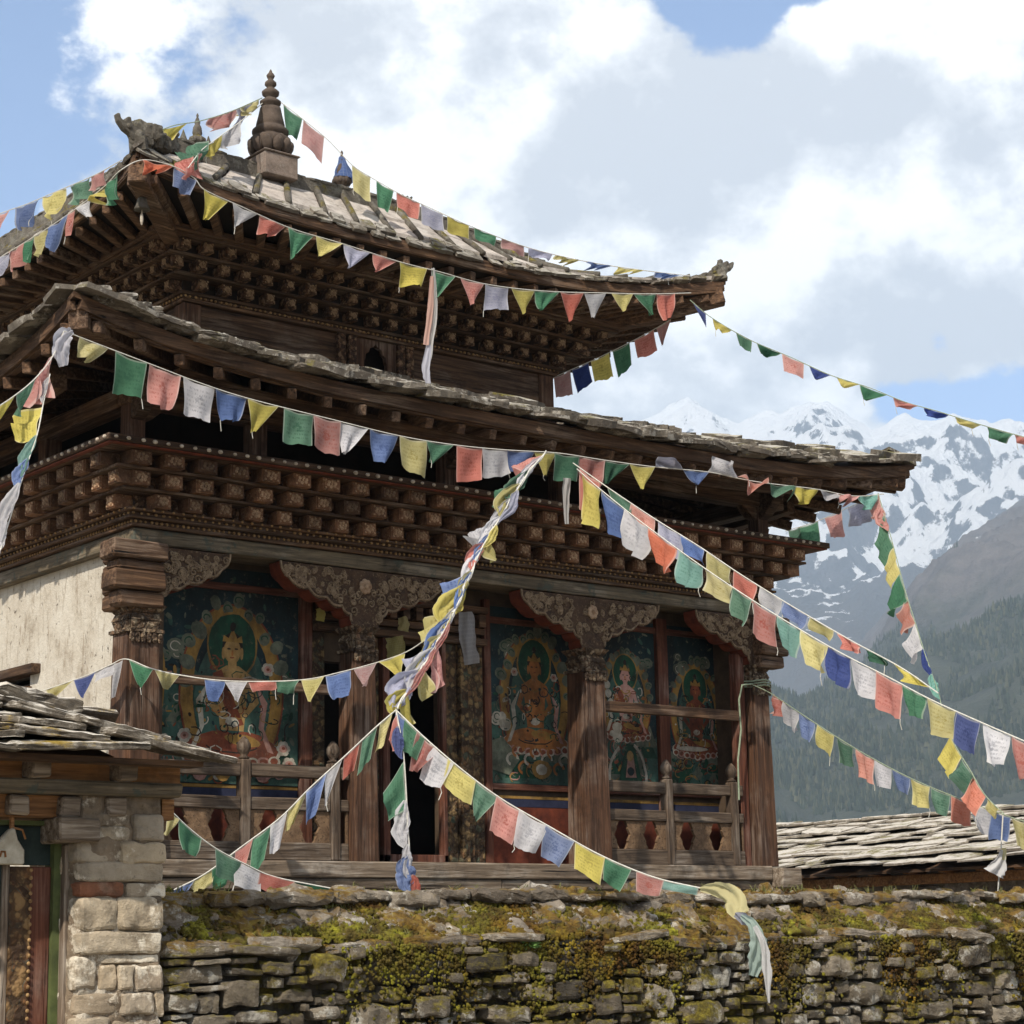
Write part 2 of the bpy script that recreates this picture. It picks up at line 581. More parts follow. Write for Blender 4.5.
PALE = rock('pale_roof_slab', [(0.34, 0.305, 0.275), (0.44, 0.40, 0.365), (0.39, 0.345, 0.31)], (0.54, 0.50, 0.45), 0.5, None, 0, scale=6, bump=0.6, dirt=0.5)
MOSSC = ((0.035, 0.030, 0.008), (0.12, 0.092, 0.014), (0.30, 0.25, 0.03))
WALLST = rock('wall_stone', [(0.050, 0.042, 0.031), (0.19, 0.16, 0.12), (0.085, 0.068, 0.048), (0.29, 0.25, 0.195), (0.125, 0.105, 0.08)], (0.56, 0.53, 0.46), 0.6,
              MOSSC, 0.43, scale=8, dirt=0.85, bump=1.0)
COPST = rock('coping_stone', [(0.13, 0.105, 0.08), (0.26, 0.225, 0.18), (0.18, 0.145, 0.11), (0.34, 0.30, 0.25)], (0.64, 0.60, 0.52), 0.6,
             ((0.05, 0.034, 0.010), (0.15, 0.085, 0.015), (0.27, 0.20, 0.035)), 0.40, scale=9, dirt=0.75, bump=1.0)
RUBBLE = rock('wall_core', [(0.05, 0.042, 0.032), (0.09, 0.075, 0.055)], (0.2, 0.18, 0.14), 0.3, MOSSC, 0.5, scale=10, dirt=0.7)
PIERST = rock('pier_stone', [(0.42, 0.33, 0.22), (0.48, 0.40, 0.29), (0.30, 0.255, 0.20), (0.44, 0.35, 0.24), (0.22, 0.18, 0.14)], (0.74, 0.66, 0.53), 0.9, None, 0, scale=3.6, dirt=0.8, bump=1.0)
BRICK = rock('red_brick', [(0.26, 0.11, 0.06), (0.32, 0.14, 0.08)], (0.45, 0.33, 0.24), 0.3, None, 0, scale=10)
MORTAR = rock('lime_mortar', [(0.26, 0.20, 0.14), (0.24, 0.185, 0.13)], (0.66, 0.58, 0.46), 0.85, None, 0, scale=7, dirt=.85, bump=1.0)
PLINTH = rock('plinth_stone', [(0.12, 0.10, 0.08), (0.26, 0.22, 0.18), (0.18, 0.155, 0.125)], (0.45, 0.42, 0.36), 0.5, MOSSC, 0.1)
FINIAL = rock('weathered_bronze', [(0.072, 0.055, 0.044), (0.095, 0.072, 0.058)], (0.21, 0.165, 0.135), 0.4, None, 0, scale=6, bump=0.4, dirt=0.4)
PED = rock('finial_pedestal', [(0.17, 0.135, 0.112), (0.20, 0.158, 0.132)], (0.28, 0.245, 0.21), 0.4, None, 0, scale=10, bump=0.4, dirt=0.4)
RIDGE = rock('ridge_mortar', [(0.10, 0.09, 0.075), (0.15, 0.135, 0.115)], (0.25, 0.24, 0.2), 0.5, MOSSC, 0.12, scale=12)
CORD = plain('cord_fibre', (0.40, 0.38, 0.33), (0.62, 0.60, 0.54), 40)
CORDG = plain('green_cord_fibre', (0.16, 0.20, 0.13), (0.30, 0.34, 0.24), 40)

# plaster of the side walls
m, t, b, g = mat('lime_plaster')
p = g.outputs['Position']
n = t.noise(p, 2.4, 9, 0.68)
col = t.ramp(n, [(0.30, (0.27, 0.225, 0.17)), (0.46, (0.47, 0.42, 0.345)), (0.7, (0.57, 0.53, 0.455))])
v = t.noise(t.mapping(p, (14, 14, 3.2)), 1.0, 6, 0.7)
col = t.mix(t.math('MULTIPLY', t.step(v, 0.52, 0.66), 0.65), col, (0.25, 0.20, 0.145))
pit = t.math('MULTIPLY', t.step(t.noise(t.mapping(p, (15, 15, 11)), 1.0, 7, 0.7, 0.6), 0.60, 0.66), t.step(t.noise(p, 1.8, 5, 0.6), 0.40, 0.56))
col = t.mix(t.math('MULTIPLY', pit, 0.9), col, (0.055, 0.038, 0.022))
t.l.new(col, b.inputs['Base Color'])
t.l.new(t.bump(t.math('MULTIPLY_ADD', pit, -0.8, t.noise(p, 22, 8, 0.7)), 0.6, 0.03), b.inputs['Normal'])
PLASTER = m

# moss clumps
m, t, b, g = mat('moss_cushion')
p = g.outputs['Position']
mc = t.ramp(t.noise(p, 7, 9, 0.72), [(0.27, (0.030, 0.022, 0.007)), (0.44, (0.085, 0.058, 0.014)), (0.58, (0.17, 0.150, 0.018)), (0.72, (0.46, 0.42, 0.045))])
big = t.ramp(t.noise(p, 1.9, 4, 0.6), [(0.38, (1.0, 0.70, 0.5)), (0.50, (0.7, 0.66, 0.6)), (0.62, (1.15, 1.2, 0.9))])
t.l.new(t.mix(1.0, mc, big, 'MULTIPLY'), b.inputs['Base Color'])
b.inputs['Roughness'].default_value = 0.95
t.l.new(t.bump(t.noise(p, 60, 6, 0.8), 0.9, 0.02), b.inputs['Normal'])
MOSS = m


def cloth(name, c, dark):
    """thin printed cotton: block print in rows, faded, lets light through"""
    m, t, b, g = mat(name)
    uv = t.new('ShaderNodeUVMap').outputs[0]
    info = t.new('ShaderNodeObjectInfo')
    rv = t.vmath('ADD', uv, t.vmath('SCALE', (7.3, 3.1, 1.7)))
    t.l.new(info.outputs['Random'], rv.node.inputs[1].links[0].from_node.inputs['Scale'])
    rows = t.new('ShaderNodeTexWave', wave_type='BANDS', bands_direction='Y')
    t.l.new(uv, rows.inputs[0])
    rows.inputs['Scale'].default_value = 2.6
    let = t.noise(t.mapping(rv, (30, 9, 1)), 1.0, 3, 0.6)
    pr = t.math('MULTIPLY', t.step(rows.outputs[1], 0.35, 0.6), t.step(let, 0.46, 0.58))
    sep = t.new('ShaderNodeSeparateXYZ')
    t.l.new(uv, sep.inputs[0])
    def inside(s):
        a = t.math('ABSOLUTE', t.math('SUBTRACT', s, 0.5))
        return t.step(a, 0.40, 0.36)
    pr = t.math('MULTIPLY', pr, t.math('MULTIPLY', inside(sep.outputs[0]), inside(sep.outputs[1])))
    fade = t.noise(t.mapping(rv, (2.2, 2.2, 1)), 1.0, 6, 0.65)
    colr = t.ramp(fade, [(0.3, tuple(x * 0.74 for x in c)), (0.55, c), (0.8, tuple(min(0.85, x * 1.12 + 0.04) for x in c))])
    hs = t.new('ShaderNodeHueSaturation')
    mr = t.new('ShaderNodeMapRange')
    t.l.new(info.outputs['Random'], mr.inputs[0])
    mr.inputs[3].default_value, mr.inputs[4].default_value = 0.68, 1.08
    t.l.new(mr.outputs[0], hs.inputs['Value'])
    frac = t.math('FRACT', t.math('MULTIPLY', info.outputs['Random'], 17.3))
    mr2 = t.new('ShaderNodeMapRange')
    t.l.new(frac, mr2.inputs[0])
    mr2.inputs[3].default_value, mr2.inputs[4].default_value = 0.64, 0.98
    t.l.new(mr2.outputs[0], hs.inputs['Saturation'])
    t.l.new(colr, hs.inputs['Color'])
    col = t.mix(t.math('MULTIPLY', pr, 0.5), hs.outputs[0], dark)
    # the figure printed in the middle of the cloth
    ctr = t.vmath('LENGTH', t.vmath('SUBTRACT', uv, (0.5, 0.46, 0)))
    fig = t.math('MULTIPLY', t.step(ctr, 0.17, 0.13), t.step(t.noise(t.mapping(rv, (13, 13, 1)), 1.0, 3, 0.6), 0.47, 0.54))
    col = t.mix(t.math('MULTIPLY', fig, 0.55), col, dark)
    hem = t.math('MAXIMUM', t.step(t.math('ABSOLUTE', t.math('SUBTRACT', sep.outputs[0], 0.5)), 0.455, 0.475), t.step(sep.outputs[1], 0.06, 0.03))
    col = t.mix(t.math('MULTIPLY', hem, 0.25), col, (0.8, 0.78, 0.7))
    t.l.new(col, b.inputs['Base Color'])
    b.inputs['Roughness'].default_value = 0.9
    tr = t.new('ShaderNodeBsdfTranslucent')
    t.l.new(col, tr.inputs[0])
    mx = t.new('ShaderNodeMixShader')
    mx.inputs[0].default_value = 0.50
    t.l.new(b.outputs[0], mx.inputs[1])
    t.l.new(tr.outputs[0], mx.inputs[2])
    t.l.new(mx.outputs[0], [x for x in t.n if x.type == 'OUTPUT_MATERIAL'][0].inputs[0])
    wv = t.noise(t.mapping(uv, (90, 90, 1)), 1.0, 2, 0.5)
    t.l.new(t.bump(wv, 0.15, 0.004), b.inputs['Normal'])
    return m


CLOTH = {'y': (cloth('yellow_cotton', (0.62, 0.52, 0.10), (0.30, 0.24, 0.06)), 'yellow'),
         'g': (cloth('green_cotton', (0.075, 0.235, 0.125), (0.03, 0.10, 0.06)), 'green'),
         'r': (cloth('red_cotton', (0.60, 0.165, 0.115), (0.32, 0.06, 0.04)), 'faded red'),
         'w': (cloth('white_cotton', (0.68, 0.66, 0.68), (0.25, 0.25, 0.28)), 'white'),
         'b': (cloth('blue_cotton', (0.12, 0.20, 0.45), (0.05, 0.08, 0.2)), 'blue'),
         'n': (cloth('navy_cotton', (0.035, 0.065, 0.26), (0.02, 0.03, 0.1)), 'dark blue'),
         'p': (cloth('pink_cotton', (0.62, 0.30, 0.27), (0.35, 0.15, 0.14)), 'pink'),
         'l': (cloth('lilac_cotton', (0.46, 0.46, 0.60), (0.2, 0.2, 0.3)), 'lilac grey'),
         'o': (cloth('orange_cotton', (0.64, 0.17, 0.085), (0.4, 0.09, 0.04)), 'orange red'),
         'k': (cloth('bottle_green_cotton', (0.022, 0.115, 0.055), (0.01, 0.04, 0.02)), 'dark green'),
         'c': (cloth('sea_green_cotton', (0.20, 0.46, 0.38), (0.08, 0.2, 0.16)), 'sea green')}
BRBASE = plain('bracket_ground_paint', (0.028, 0.016, 0.010), (0.085, 0.048, 0.027), 14, bump=.6, spots=(0.16, 0.11, 0.065))

# ------------------------------------------------------------------ the temple
random.seed(11)
W, D = 8.05, 8.05
temple = empty('temple', (4.0, 4.0, -2.4), 'dark carved timber temple with two tiered upturned slate roofs and painted verandah', 'temple')

# --- foundation, floor, base beam
mb = MB()
mb.box(-0.05, 8.12, 0.02, 8.1, -2.4, -0.30)
for k in range(120):
    x = random.uniform(0, 8.0)
    z = random.uniform(-2.3, -0.45)
    stone(mb, (x, 0.02, z), (random.uniform(.25, .6), 0.16, random.uniform(.1, .22)), 3, 5, 0.1)
for k in range(60):
    stone(mb, (-0.05, random.uniform(0.2, 8), random.uniform(-2.3, -0.4)), (0.16, random.uniform(.25, .6), random.uniform(.1, .22)), 3, 5, 0.1)
mb.build('stone_plinth', PLINTH, temple)
mb = MB()
for i in range(5):
    mb.box(0.12, 7.95, 0.14 + i * .1, 0.232 + i * .1, -0.10, -0.002 - 0.003 * (i % 2))
mb.box(0.12, 7.95, 0.66, 7.9, -0.10, -0.006)
mb.build('verandah_floor', GX, temple)
mb = MB()
for x0, x1 in ((-0.2, 2.9), (2.905, 5.6), (5.605, 7.97)):
    mb.box(x0, x1, -0.16, 0.10, -0.155, 0.0, jit=.006)
mb.box(-0.2, 4.1, -0.13, 0.10, -0.262, -0.16, jit=.006)
mb.box(4.105, 7.97, -0.13, 0.10, -0.262, -0.16, jit=.006)
mb.build('base_beam', GX, temple, bevel=.012)
mb = MB()
mb.box(7.975, 8.30, -0.30, 0.06, -0.24, -0.02, jit=.008)
mb.build('beam_end', GX, temple, bevel=.012)

# --- side and rear walls
mb = MB()
wy0, wy1, wz0, wz1 = 2.12, 3.3, 0.55, 1.93
mb.box(0.0, 0.3, 0.12, wy0, -0.30, 2.85)
mb.box(0.0, 0.3, wy1, D, -0.30, 2.85)
mb.box(0.0, 0.3, wy0, wy1, -0.30, wz0)
mb.box(0.0, 0.3, wy0, wy1, wz1, 2.85)
mb.build('side_wall', PLASTER, temple)
mb = MB()
mb.box(7.80, 8.08, 0.62, D, -0.30, 2.85)
mb.box(0.3, 7.80, D - 0.3, D, -0.30, 2.85)
mb.build('rear_wall', PLASTER, temple)
sw = MB()
sw.box(-0.06, 0.10, wy0, wy0 + .12, wz0, wz1 - .2)
sw.box(-0.06, 0.10, wy1 - .12, wy1, wz0, wz1 - .2)
sw.box(-0.06, 0.10, wy0 + .12, wy1 - .12, wz0, wz0 + .1)
sw.box(-0.05, 0.10, wy0 + .12, wy1 - .12, 1.25, 1.36)
sw.box(-0.10, 0.05, wy0 - .22, wy1 + .22, wz1 - 0.05, wz1 + .045)
sw.box(-0.07, 0.10, wy0 - .05, wy1 + .05, 1.44, 1.52)
for k in range(7):
    y = wy0 + .02 + k * .17
    sw.box(-0.09, 0.1, y, y + .09, 1.53, 1.70)
sw.box(-0.06, 0.1, wy0 - .04, wy1 + .04, 1.705, 1.77)
win = sw.build('side_window', WY, temple, bevel=.008)
sw = MB()
for k in range(2):
    sw.box(0.02, 0.06, wy0 + .14 + k * .48, wy0 + .14 + k * .48 + .42, wz0 + .11, 1.24)
sw.build('window_panel', CARVD, win)
sw = MB()
sw.box(0.11, 0.16, wy0 + .05, wy1 - .05, wz0 + .02, wz1 - .1)
sw.build('shutter', DARK, win)

# --- verandah rear wall with two openings
mb = MB()
Y0, Y1 = 0.5, 0.62
for x0, x1, z0, z1 in ((0.3, 2.36, 0, 2.95), (2.36, 2.64, 0, .15), (2.36, 2.64, 2.0, 2.95), (2.64, 3.12, 0, 2.95), (3.12, 3.83, 2.25, 2.95),
                       (3.83, 7.80, 0, 2.95)):
    mb.box(x0, x1, Y0, Y1, z0, z1)
mb.box(7.80, 7.95, 0.14, 0.62, 0, 2.95)
mb.box(0.3, 0.36, 0.14, 0.5, 0, 2.95)
mb.build('inner_wall', plain('dark_painted_plaster', (0.045, 0.030, 0.018), (0.10, 0.065, 0.04), 6), temple)
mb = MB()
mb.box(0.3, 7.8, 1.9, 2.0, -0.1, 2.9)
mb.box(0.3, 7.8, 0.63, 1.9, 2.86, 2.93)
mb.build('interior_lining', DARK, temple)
mb = MB()
mb.box(0.3, 7.95, 0.02, 0.49, 2.885, 2.94)
mb.build('verandah_ceiling', PX, temple)

# --- murals: flat paint layers on the rear wall
def mural_paint(name, c1, c2, scale):
    m, t, b, g = mat(name)
    p = g.outputs['Position']
    col = t.ramp(t.noise(p, scale, 8, 0.7), [(0.3, c1), (0.7, c2)])
    soot = t.noise(t.mapping(p, (1, 1, .6)), 2.2, 8, 0.68)
    col = t.mix(t.math('MULTIPLY', t.step(soot, 0.38, 0.64), 0.68), col, (0.012, 0.010, 0.008))
    worn = t.step(t.noise(p, 15, 8, 0.78), 0.56, 0.66)
    col = t.mix(t.math('MULTIPLY', worn, 0.55), col, (0.16, 0.13, 0.09))
    t.l.new(col, b.inputs['Base Color'])
    t.l.new(t.bump(t.noise(p, 30, 6, .7), .3, .01), b.inputs['Normal'])
    return m


MP = [mural_paint(n, tuple(x * .85 for x in a), tuple(x * .95 for x in b_), s) for n, a, b_, s in (
    ('mural_night_blue', (0.010, 0.022, 0.028), (0.022, 0.048, 0.052), 3),
    ('mural_sea_green', (0.030, 0.080, 0.062), (0.075, 0.145, 0.11), 4),
    ('mural_gold', (0.24, 0.125, 0.028), (0.40, 0.235, 0.06), 8),
    ('mural_deep_green', (0.010, 0.05, 0.028), (0.022, 0.085, 0.045), 6),
    ('mural_skin', (0.30, 0.17, 0.055), (0.46, 0.29, 0.11), 9),
    ('mural_robe_red', (0.15, 0.035, 0.018), (0.28, 0.08, 0.035), 9),
    ('mural_cream', (0.36, 0.31, 0.23), (0.58, 0.53, 0.43), 12),
    ('mural_cloud_grey', (0.07, 0.085, 0.06), (0.19, 0.20, 0.14), 8),
    ('mural_pink', (0.36, 0.17, 0.13), (0.52, 0.30, 0.24), 10),
    ('mural_line', (0.015, 0.010, 0.008), (0.035, 0.024, 0.018), 10),
    ('mural_ochre_orange', (0.30, 0.10, 0.025), (0.44, 0.18, 0.05), 9))]
NB, SG, GO, DG, SK, RO, CR, CL, PK, LN, OR = range(11)


def ell(cx, cz, rx, rz, n=24, a0=0, a1=360, rot=0):
    pts = []
    full = abs(a1 - a0) >= 360
    for i in range(n if full else n + 1):
        a = R(a0 + (a1 - a0) * i / n)
        x, z = rx * math.cos(a), rz * math.sin(a)
        c, s_ = math.cos(R(rot)), math.sin(R(rot))
        pts.append((cx + x * c - z * s_, cz + x * s_ + z * c))
    return pts


def arc(cx, cz, rx, rz, w, a0, a1, n=30):
    o = ell(cx, cz, rx + w / 2, rz + w / 2, n, a0, a1)
    i = ell(cx, cz, rx - w / 2, rz - w / 2, n, a0, a1)
    return o + i[::-1]


class Mural:
    def __init__(s, x0, x1, z0, z1):
        s.mb, s.L, s.b = MB(), 0, (x0, x1, z0, z1)
        s.mb.box(x0, x1, Y0 - .022, Y0 - .002, z0, z1, NB)

    def p(s, poly, mi):
        x0, x1, z0, z1 = s.b
        poly = [(min(max(x, x0 + .003), x1 - .003), min(max(z, z0 + .003), z1 - .003)) for x, z in poly]
        q = []
        for pt in poly:
            if not q or (abs(pt[0] - q[-1][0]) + abs(pt[1] - q[-1][1])) > 1e-4:
                q.append(pt)
        if len(q) < 3:
            return
        q = [(x + .010 * mnoise.noise(Vector((x * 11, v * 11, s.L * .37))) + .004 * mnoise.noise(Vector((x * 40, v * 40, 9))), v + .010 * mnoise.noise(Vector((x * 11 + 50, v * 11, s.L * .37)))) for x, v in q]
        s.L += 1
        y = Y0 - .0225 - .00003 * s.L
        tri = tessellate_polygon([[Vector((u, v, 0)) for u, v in q]])
        s.mb.add([(u, y, v) for u, v in q], [tuple(t) for t in tri], mi)

    def cloudbank(s, cx, cz, n, spread, r, mi=CL):
        for k in range(n):
            a = random.uniform(0, 6.28)
            rr = random.uniform(.5, 1) * r
            x, z = cx + spread * math.cos(a) * random.random(), cz + spread * .6 * math.sin(a) * random.random()
            s.p(ell(x, z, rr, rr * .8, 12), mi)
            s.p(arc(x, z, rr * .55, rr * .45, r * .12, 20, 300, 10), CR if random.random() < .5 else DG)

    def flower(s, cx, cz, r, mi=PK):
        for k in range(6):
            s.p(ell(cx + r * .55 * math.cos(k * 1.05), cz + r * .55 * math.sin(k * 1.05), r * .48, r * .42, 10), CR if mi == PK else mi)
        s.p(ell(cx, cz, r * .6, r * .5, 12), mi)
        s.p(ell(cx, cz, r * .25, r * .2, 8), RO)

    def deity(s, cx, zh, k=1.0, skin=SK, robe=RO, low=None):
        """seated haloed figure: zh = head centre height, k = size"""
        s.p(arc(cx, zh - .42 * k, .50 * k, .78 * k, .13 * k, -50, 230, 40), GO)
        s.p(arc(cx, zh - .42 * k, .575 * k, .855 * k, .02 * k, -50, 230, 40), RO)
        for a in range(5, 180, 13):
            q, rr = random.uniform(.9, 1.06), random.uniform(.06, .10) * k
            s.p(ell(cx + .56 * q * k * math.cos(R(a)), zh - .42 * k + .88 * q * k * math.sin(R(a)), rr, rr * .8, 10, rot=a), CL)
            if random.random() < .5:
                s.p(arc(cx + .56 * q * k * math.cos(R(a)), zh - .42 * k + .88 * q * k * math.sin(R(a)), rr * .5, rr * .4, .014 * k, 0, 220, 8), DG)
        s.p(ell(cx, zh - .5 * k, .42 * k, .62 * k), SG)
        s.p(ell(cx, zh + .04 * k, .285 * k, .33 * k), GO)
        s.p(ell(cx, zh + .04 * k, .265 * k, .31 * k), DG)
        # legs, lotus seat
        s.p(ell(cx, zh - .98 * k, .56 * k, .15 * k), CR)
        s.p(ell(cx, zh - .965 * k, .53 * k, .135 * k), robe)
        s.p(ell(cx - .24 * k, zh - .90 * k, .27 * k, .10 * k, 18, rot=12), robe)
        s.p(ell(cx + .24 * k, zh - .90 * k, .27 * k, .10 * k, 18, rot=-12), robe)
        s.p(ell(cx + .12 * k, zh - .87 * k, .20 * k, .055 * k, 14, rot=-8), GO)
        s.p(arc(cx, zh - .90 * k, .30 * k, .09 * k, .015 * k, 200, 340, 14), LN)
        # torso, shoulders, arms
        s.p([(cx - .13 * k, zh - .78 * k), (cx + .13 * k, zh - .78 * k), (cx + .17 * k, zh - .42 * k), (cx + .21 * k, zh - .24 * k), (cx + .07 * k, zh - .16 * k),
             (cx - .07 * k, zh - .16 * k), (cx - .21 * k, zh - .24 * k), (cx - .17 * k, zh - .42 * k)], skin)
        s.p([(cx + .21 * k, zh - .24 * k), (cx + .30 * k, zh - .50 * k), (cx + .14 * k, zh - .66 * k), (cx + .12 * k, zh - .60 * k), (cx + .22 * k, zh - .48 * k), (cx + .14 * k, zh - .28 * k)], skin)
        s.p([(cx - .21 * k, zh - .24 * k), (cx - .30 * k, zh - .50 * k), (cx - .14 * k, zh - .66 * k), (cx - .12 * k, zh - .60 * k), (cx - .22 * k, zh - .48 * k), (cx - .14 * k, zh - .28 * k)], skin)
        s.p([(cx - .22 * k, zh - .24 * k), (cx - .12 * k, zh - .20 * k), (cx + .13 * k, zh - .72 * k), (cx, zh - .76 * k)], robe)
        s.p(arc(cx, zh - .22 * k, .10 * k, .09 * k, .02 * k, 190, 350, 10), GO)
        s.p(ell(cx, zh - .70 * k, .08 * k, .05 * k, 12), CR)
        # scarves
        for sg in (-1, 1):
            s.p([(cx + sg * .25 * k, zh - .3 * k), (cx + sg * .40 * k, zh - .5 * k), (cx + sg * .36 * k, zh - .75 * k), (cx + sg * .47 * k, zh - .98 * k),
                 (cx + sg * .40 * k, zh - .96 * k), (cx + sg * .30 * k, zh - .74 * k), (cx + sg * .33 * k, zh - .52 * k)], CR if sg < 0 else PK)
        # neck, head, ears, hair, crown, face
        s.p([(cx - .05 * k, zh - .18 * k), (cx + .05 * k, zh - .18 * k), (cx + .045 * k, zh - .06 * k), (cx - .045 * k, zh - .06 * k)], skin)
        s.p(ell(cx, zh + .03 * k, .115 * k, .135 * k, 18), LN)
        s.p(ell(cx, zh - .01 * k, .095 * k, .12 * k, 20), skin)
        for sg in (-1, 1):
            s.p(ell(cx + sg * .10 * k, zh - .04 * k, .018 * k, .06 * k, 8), skin)
            s.p(ell(cx + sg * .04 * k, zh + .005 * k, .022 * k, .008 * k, 8), LN)
        s.p(ell(cx, zh - .035 * k, .012 * k, .03 * k, 8), OR)
        s.p(ell(cx, zh - .075 * k, .025 * k, .009 * k, 8), RO)
        s.p([(cx - .11 * k, zh + .07 * k), (cx + .11 * k, zh + .07 * k), (cx + .10 * k, zh + .14 * k), (cx + .05 * k, zh + .11 * k), (cx, zh + .21 * k), (cx - .05 * k, zh + .11 * k), (cx - .10 * k, zh + .14 * k)], GO)
        s.p(ell(cx, zh + .22 * k, .035 * k, .05 * k, 8), LN)
        # lotus petals
        for j in range(-4, 5):
            s.p(ell(cx + j * .12 * k, zh - 1.10 * k + .01 * abs(j), .07 * k, .055 * k, 12), PK if j % 2 else CR)
            s.p(ell(cx + j * .12 * k, zh - 1.10 * k + .01 * abs(j), .045 * k, .035 * k, 10), RO)

    def detail(s, cx, zh, k, n=90):
        """folds, jewels and brocade over the figure and its seat"""
        for _ in range(n):
            a, r = random.uniform(0, 6.28), random.random() ** .5
            x, z = cx + .50 * k * r * math.cos(a), zh - .55 * k + .55 * k * r * math.sin(a)
            if z > zh - .25 * k and abs(x - cx) < .16 * k:
                continue
            m_ = random.choice((LN, LN, RO, GO, OR, CR, DG, NB))
            if random.random() < .6:
                s.p(arc(x, z, random.uniform(.02, .09) * k, random.uniform(.02, .07) * k, random.uniform(.008, .016), random.uniform(0, 360), random.uniform(380, 520), 7), m_)
            else:
                w = random.uniform(.008, .024)
                s.p(ell(x, z, w, w * random.uniform(.5, 1), 7, rot=random.uniform(0, 180)), m_)

    def landscape(s, base, n=7):
        x0, x1, z0, z1 = s.b
        pts = [(x0, z0)]
        for i in range(15):
            pts.append((x0 + (x1 - x0) * i / 14, base + random.uniform(-.08, .10)))
        pts.append((x1, z0))
        s.p(pts, SG)
        for k in range(n):
            cx = random.uniform(x0, x1)
            cz = random.uniform(z0 + .05, base)
            s.p([(cx - .22, cz - .1), (cx - .08, cz + .1), (cx, cz + .03), (cx + .1, cz + .14), (cx + .24, cz - .1)], random.choice((DG, DG, CL, SG)))
        for k in range(26 * n):
            cx, cz, a = random.uniform(x0 + .05, x1 - .05), random.uniform(z0 + .03, z1 - .1), random.uniform(0, 180)
            low = cz < base + .1
            if not low and random.random() < .6:
                continue
            w = random.uniform(.012, .05)
            s.p(ell(cx, cz, w, w * random.uniform(.25, .6), 8, rot=a), random.choice((DG, DG, SG, CL, RO, LN, GO, DG)) if low else random.choice((CL, SG, NB)))
        for k in range(3 * n):
            cx, cz = random.uniform(x0 + .1, x1 - .1), random.uniform(z0 + .05, base)
            s.p(arc(cx, cz, random.uniform(.03, .08), random.uniform(.03, .07), .012, random.uniform(0, 180), random.uniform(200, 400), 9), random.choice((CL, GO, RO, LN, PK)))

    def done(s, label):
        o = s.mb.build('mural', MP, temple, recalc=False)
        return tag(o, label)


MU = Mural(0.38, 2.06, 0.74, 2.82)
MU.landscape(1.75, 14)
MU.cloudbank(0.62, 1.95, 6, .16, .10)
MU.cloudbank(0.75, 1.55, 4, .10, .09, SG)
MU.cloudbank(1.95, 1.75, 4, .1, .07)
MU.p(arc(0.40, 1.7, .12, .5, .09, -80, 90, 16), GO)
MU.deity(1.30, 2.03, 1.0)
MU.detail(1.30, 2.03, 1.0)
for x, z in ((1.70, 1.86), (1.88, 1.10), (0.78, 1.18), (0.55, 1.12), (1.95, .95), (0.6, .88), (1.75, .86), (1.15, .84)):
    MU.flower(x, z, random.uniform(.05, .08))
for x in (0.95, 1.2, 1.45, 1.65):
    MU.p(ell(x, .86, .09, .10, 12), random.choice((GO, RO, PK)))
MU.done('seated gold figure with green halo on teal ground')
MU = Mural(4.46, 5.62, 0.86, 2.74)
MU.landscape(1.72, 10)
MU.cloudbank(4.75, 2.3, 8, .16, .09)
MU.deity(5.08, 2.12, .84, OR, OR)
MU.detail(5.08, 2.12, .84)
MU.cloudbank(4.62, 1.52, 7, .12, .08, CR)
MU.flower(5.35, 2.02, .05)
MU.flower(4.80, 2.05, .05)
MU.p([(4.47, 1.0), (4.7, .95), (4.85, 1.12), (4.62, 1.35), (4.47, 1.3)], CL)
for k in range(10):
    MU.p(arc(4.75 + .08 * k, 1.12 + .1 * math.sin(k * 2.1), .07, .06, .03, 0, 250, 10), OR if k % 3 else CR)
MU.p(ell(5.15, 1.02, .14, .10, 14), GO)
MU.p(ell(5.15, 1.02, .08, .06, 12), CR)
MU.done('slender orange figure with oval green halo')
MU = Mural(6.00, 6.86, 0.86, 2.74)
MU.landscape(1.45, 8)
MU.cloudbank(6.7, 2.25, 5, .12, .08)
MU.deity(6.40, 2.12, .66, PK, RO)
MU.detail(6.40, 2.12, .66)
for x, z in ((6.12, 2.0), (6.14, 1.9), (6.17, 1.8)):
    MU.p(ell(x, z, .05, .05, 12), CR)
MU.cloudbank(6.25, 1.46, 6, .13, .08, CR)
MU.p([(6.25, .9), (6.38, 1.35), (6.5, 1.35), (6.62, .9)], DG)
MU.p([(6.36, .98), (6.40, 1.2), (6.48, 1.2), (6.52, .98)], PK)
MU.p(arc(6.40, .95, .27, .42, .035, -10, 70, 14), CR)
MU.p(arc(6.36, .95, .24, .38, .035, 110, 190, 14), CR)
MU.p(ell(6.44, 1.22, .05, .06, 12), SK)
MU.p(ell(6.44, 1.05, .05, .05, 12), NB)
MU.done('pink figure above a small kneeling attendant')
MU = Mural(7.04, 7.84, 0.86, 2.74)
MU.landscape(1.3, 8)
MU.cloudbank(7.25, 2.3, 6, .15, .09)
MU.cloudbank(7.66, 2.35, 5, .12, .08)
MU.deity(7.48, 2.02, .70, RO, RO)
MU.detail(7.48, 2.02, .70)
MU.p(ell(7.40, 1.34, .25, .03, 12), CR)
MU.done('dark red figure in a shadowed end panel')

